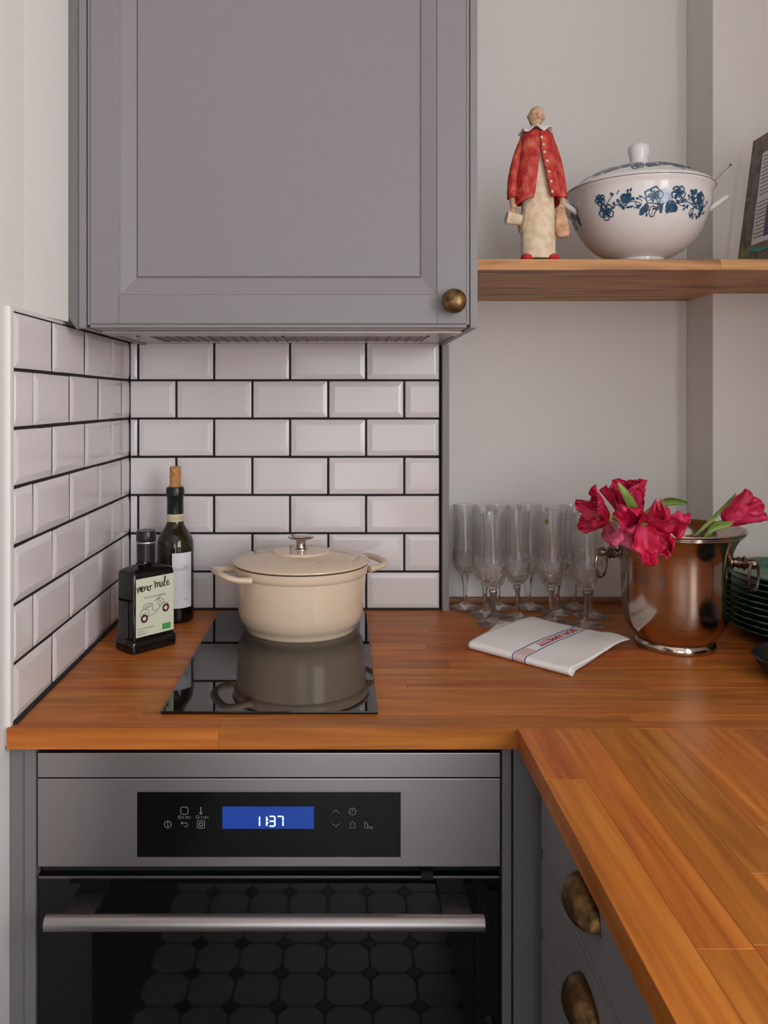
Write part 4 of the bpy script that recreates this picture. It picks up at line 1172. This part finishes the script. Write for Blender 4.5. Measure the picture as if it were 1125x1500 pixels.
# garland: outlined blossoms, leaves and twigs
def blossom(mb, pale, fn, cx, cy, r, seed):
    rnd = random.Random(seed); n = 5; a0 = rnd.uniform(0, 6)
    for k in range(n):
        a = a0 + 2 * PI * k / n; pc = (cx + r * .58 * math.cos(a), cy + r * .58 * math.sin(a))
        pts = [(pc[0] + r * .46 * (1 + .12 * math.sin(5 * t)) * math.cos(t), pc[1] + r * .46 * (1 + .12 * math.sin(5 * t + 1)) * math.sin(t)) for t in [2 * PI * j / 14 for j in range(14)]]
        if pale is not None: poly2d(pale, pts, fn)
        ribbon2d(mb, pts, .0019, fn, True)
        ribbon2d(mb, pts[2:8], .0030, fn)
        ribbon2d(mb, [(cx + r * .25 * math.cos(a), cy + r * .25 * math.sin(a)), (cx + r * .7 * math.cos(a + .1), cy + r * .7 * math.sin(a + .1))], .0016, fn)
    poly2d(mb, circle2d(cx, cy, r * .34, 10), fn)
def leaf2(mb, fn, x, y, L, W, ang, fill=True):
    c, s = math.cos(ang), math.sin(ang); pts = []
    for k in range(16):
        t = k / 16 * 2 * PI; q = (1 - math.cos(t)) / 2
        px, py = L * q, W / 2 * math.sin(t) * (1 + .18 * math.sin(6 * t)) * (1 - .3 * q)
        pts.append((x + px * c - py * s, y + px * s + py * c))
    if fill: poly2d(mb, pts, fn)
    else:
        ribbon2d(mb, pts, .0016, fn, True); ribbon2d(mb, [(x, y), (x + L * c, y + L * s)], .0008, fn)
gar, pale = MB(), MB()
ft_, fp_ = tsurf(bprof, .112, .0007), tsurf(bprof, .112, .0004)
def garland(off):
    Q = lambda x: x + off
    blossom(gar, None, ft_, Q(-.088), .086, .0125, 1); blossom(gar, None, ft_, Q(-.096), .107, .0085, 2)
    leaf2(gar, ft_, Q(-.060), .098, .018, .018, .7); leaf2(gar, ft_, Q(-.062), .108, .012, .012, -.4)
    for a_, b_ in (((-.086, .098), (-.072, .112)), ((-.078, .090), (-.056, .096)), ((-.056, .096), (-.030, .092)), ((.022, .092), (.052, .094)), ((.052, .094), (.080, .088)), ((-.068, .112), (-.064, .116)), ((.040, .093), (.050, .103))):
        m_ = ((a_[0] + b_[0]) / 2 + .002, (a_[1] + b_[1]) / 2 + .003)
        ribbon2d(gar, [(Q(p[0]), p[1]) for p in smooth2d([a_, m_, b_], 5)], .0014, ft_)
    for x, y, an in ((-.072, .094, 1.9), (-.060, .092, -1.2), (.034, .094, 1.2), (.046, .092, -1.4), (.06, .092, 1.7), (-.073, .111, 2.4), (.05, .103, .5), (-.05, .095, 1.6)):
        leaf2(gar, ft_, Q(x), y, .007, .0055, an)
    blossom(gar, None, ft_, Q(-.012), .104, .0135, 4)
    for p_ in ((.004, .108), (.010, .100), (.0, .097)): poly2d(pale, circle2d(Q(p_[0]), p_[1], .0085, 12), fp_)
    blossom(gar, None, ft_, Q(.027), .108, .0115, 6)
    leaf2(gar, ft_, Q(-.020), .090, .020, .013, -2.3); leaf2(gar, ft_, Q(-.012), .088, .017, .012, -1.7, False); leaf2(gar, ft_, Q(.0), .090, .014, .007, -1.5)
    leaf2(gar, ft_, Q(.008), .093, .024, .019, -.55); leaf2(gar, ft_, Q(.012), .088, .012, .010, -1.6)
    leaf2(gar, ft_, Q(.054), .108, .012, .010, .9); leaf2(gar, ft_, Q(.056), .108, .011, .009, 2.4); leaf2(gar, ft_, Q(.055), .106, .010, .009, -1.4)
    blossom(gar, None, ft_, Q(.072), .100, .0125, 7); leaf2(gar, ft_, Q(.066), .103, .016, .012, .9); leaf2(gar, ft_, Q(.082), .096, .022, .012, -1.5); leaf2(gar, ft_, Q(.060), .087, .012, .008, -1.9, False); leaf2(gar, ft_, Q(.064), .080, .010, .007, -2.2)
rg = random.Random(4)
def sprigs(off):
    for k in range(46):
        x = off + rg.uniform(-.098, .094); y = .0925 + rg.uniform(-.008, .012) + .006 * math.sin(x * 70)
        a = rg.uniform(0, 2 * PI)
        ribbon2d(gar, smooth2d([(x, y), (x + .005 * math.cos(a), y + .004 * math.sin(a)), (x + .009 * math.cos(a + .5), y + .008 * math.sin(a + .5))], 4), .0012, ft_)
        leaf2(gar, ft_, x + .007 * math.cos(a + .3), y + .006 * math.sin(a + .3), .0055, .0042, a + .6, rg.random() < .7)
for off in (-.005, -.245, .235): garland(off); sprigs(off)
pale.build('pale_print', M['print_pale'], tu, smooth=False)['kind'] = 'stuff'; gar.build('flower_print', M['print_blue'], tu, smooth=False)['kind'] = 'stuff'
lgar = MB(); fl_ = tsurf(lprof, .095, .0007)
for k in range(9):
    s0 = -.30 + k * .066
    blossom(lgar, None, fl_, s0, .1635, .0105, 20 + k); leaf2(lgar, fl_, s0 + .012, .160, .020, .015, .25); leaf2(lgar, fl_, s0 - .012, .164, .018, .013, PI - .3); leaf2(lgar, fl_, s0 + .030, .160, .012, .008, 1.0, False)
    ribbon2d(lgar, smooth2d([(s0 + .008, .161), (s0 + .028, .158), (s0 + .055, .164)], 5), .0012, fl_)
lgar.build('lid_print', M['print_blue'], tlid, smooth=False)
ln = MB(); MBr = [(.1238 * math.cos(2 * PI * k / 72), .1238 * math.sin(2 * PI * k / 72), .1398) for k in range(72)]
ln.tube(MBr, .0007, 6, closed=True); ln.build('rim_shade_line', M['icon'], tu)  # grey ring paints in the shaded gap between lid and lip
for s_ in (1, -1):
    pts = [(s_ * .098, -s_ * .018, .092), (s_ * .120, -s_ * .020, .108), (s_ * .139, -s_ * .014, .121), (s_ * .145, 0, .125), (s_ * .139, s_ * .014, .121), (s_ * .120, s_ * .020, .108), (s_ * .098, s_ * .018, .092)]
    MB().tube(smooth2d(pts, 5), [.0065] * 31, 12, flat=(1, .8)).build('handle', M['porcelain'], tu, rot=(0, 0, math.radians(-6)))
ld = thing('ladle', 'thin metal ladle handle sticking out of the tureen', 'ladle', (.575, 1.39, 1.635))
p0, p1 = Vector((.575, 1.39, 1.635)), Vector((.6658, 1.39, 1.7198))
MB().tube([(0, 0, 0), (p1 - p0) * .5, p1 - p0], [.0016, .0013, .0011], 10).build('ladle_shaft', M['chrome'], ld)
MB().lathe([(0, -.002), (.0022, -.001), (.0026, .0005), (.0016, .0024), (0, .003)], 12).build('ladle_tip', M['steel_dark'], ld, loc=p1 - p0)

# ------------------------------------------------------------------ cookbook
bo = thing('cookbook', 'cookbook with printed photo cover leaning on the oak shelf', 'book', (.727, 1.395, SH_Z1))
bo.rotation_euler = (0, math.radians(7.4), 0)
BH, BWd, BT = .258, .210, .020
MB().box(.0025, BT - .0025, -BWd / 2 + .003, BWd / 2 - .002, .003, BH - .003).build('pages', M['pages'], bo, smooth=False)
cv = MB(); cv.box(0, .0025, -BWd / 2, BWd / 2, 0, BH, .0005); cv.box(BT - .0025, BT, -BWd / 2, BWd / 2, 0, BH, .0005); cv.box(0, BT, BWd / 2 - .002, BWd / 2, 0, BH, .0005)
cvo = cv.build('cover', M['cover'], bo)
fb = lambda lift: (lambda y, z: (-.0004 - lift, y, z))
pn = MB()
poly2d(pn, [(.060, .055), (-.100, .055), (-.100, .222), (.060, .222)], fb(0)); pn.build('text_panel', M['paper'], cvo, smooth=False)
tl = MB()
for k in range(22):
    z = .214 - k * .0070
    if k == 11: continue
    ribbon2d(tl, [(.055, z), (-.02 - .07 * random.random() * (k % 4 == 3), z)] if False else [(.055, z), (-.090 + (.05 if k in (10, 21) else .01 * random.random()), z)], .0021, fb(.0004))
tl.build('text_lines', M['icon'], cvo, smooth=False)
pp = MB(); poly2d(pp, [(.020, .064), (-.100, .064), (-.100, .12), (.020, .12)], fb(.0006)); pp.build('purple_block', M['print_purple'], cvo, smooth=False)
tp = MB(); ribbon2d(tp, smooth2d([(.068, .052), (.05, .047), (.03, .042), (.0, .042), (-.05, .05)], 5), .007, fb(.0006)); tp.build('teal_print', M['print_teal'], cvo, smooth=False)
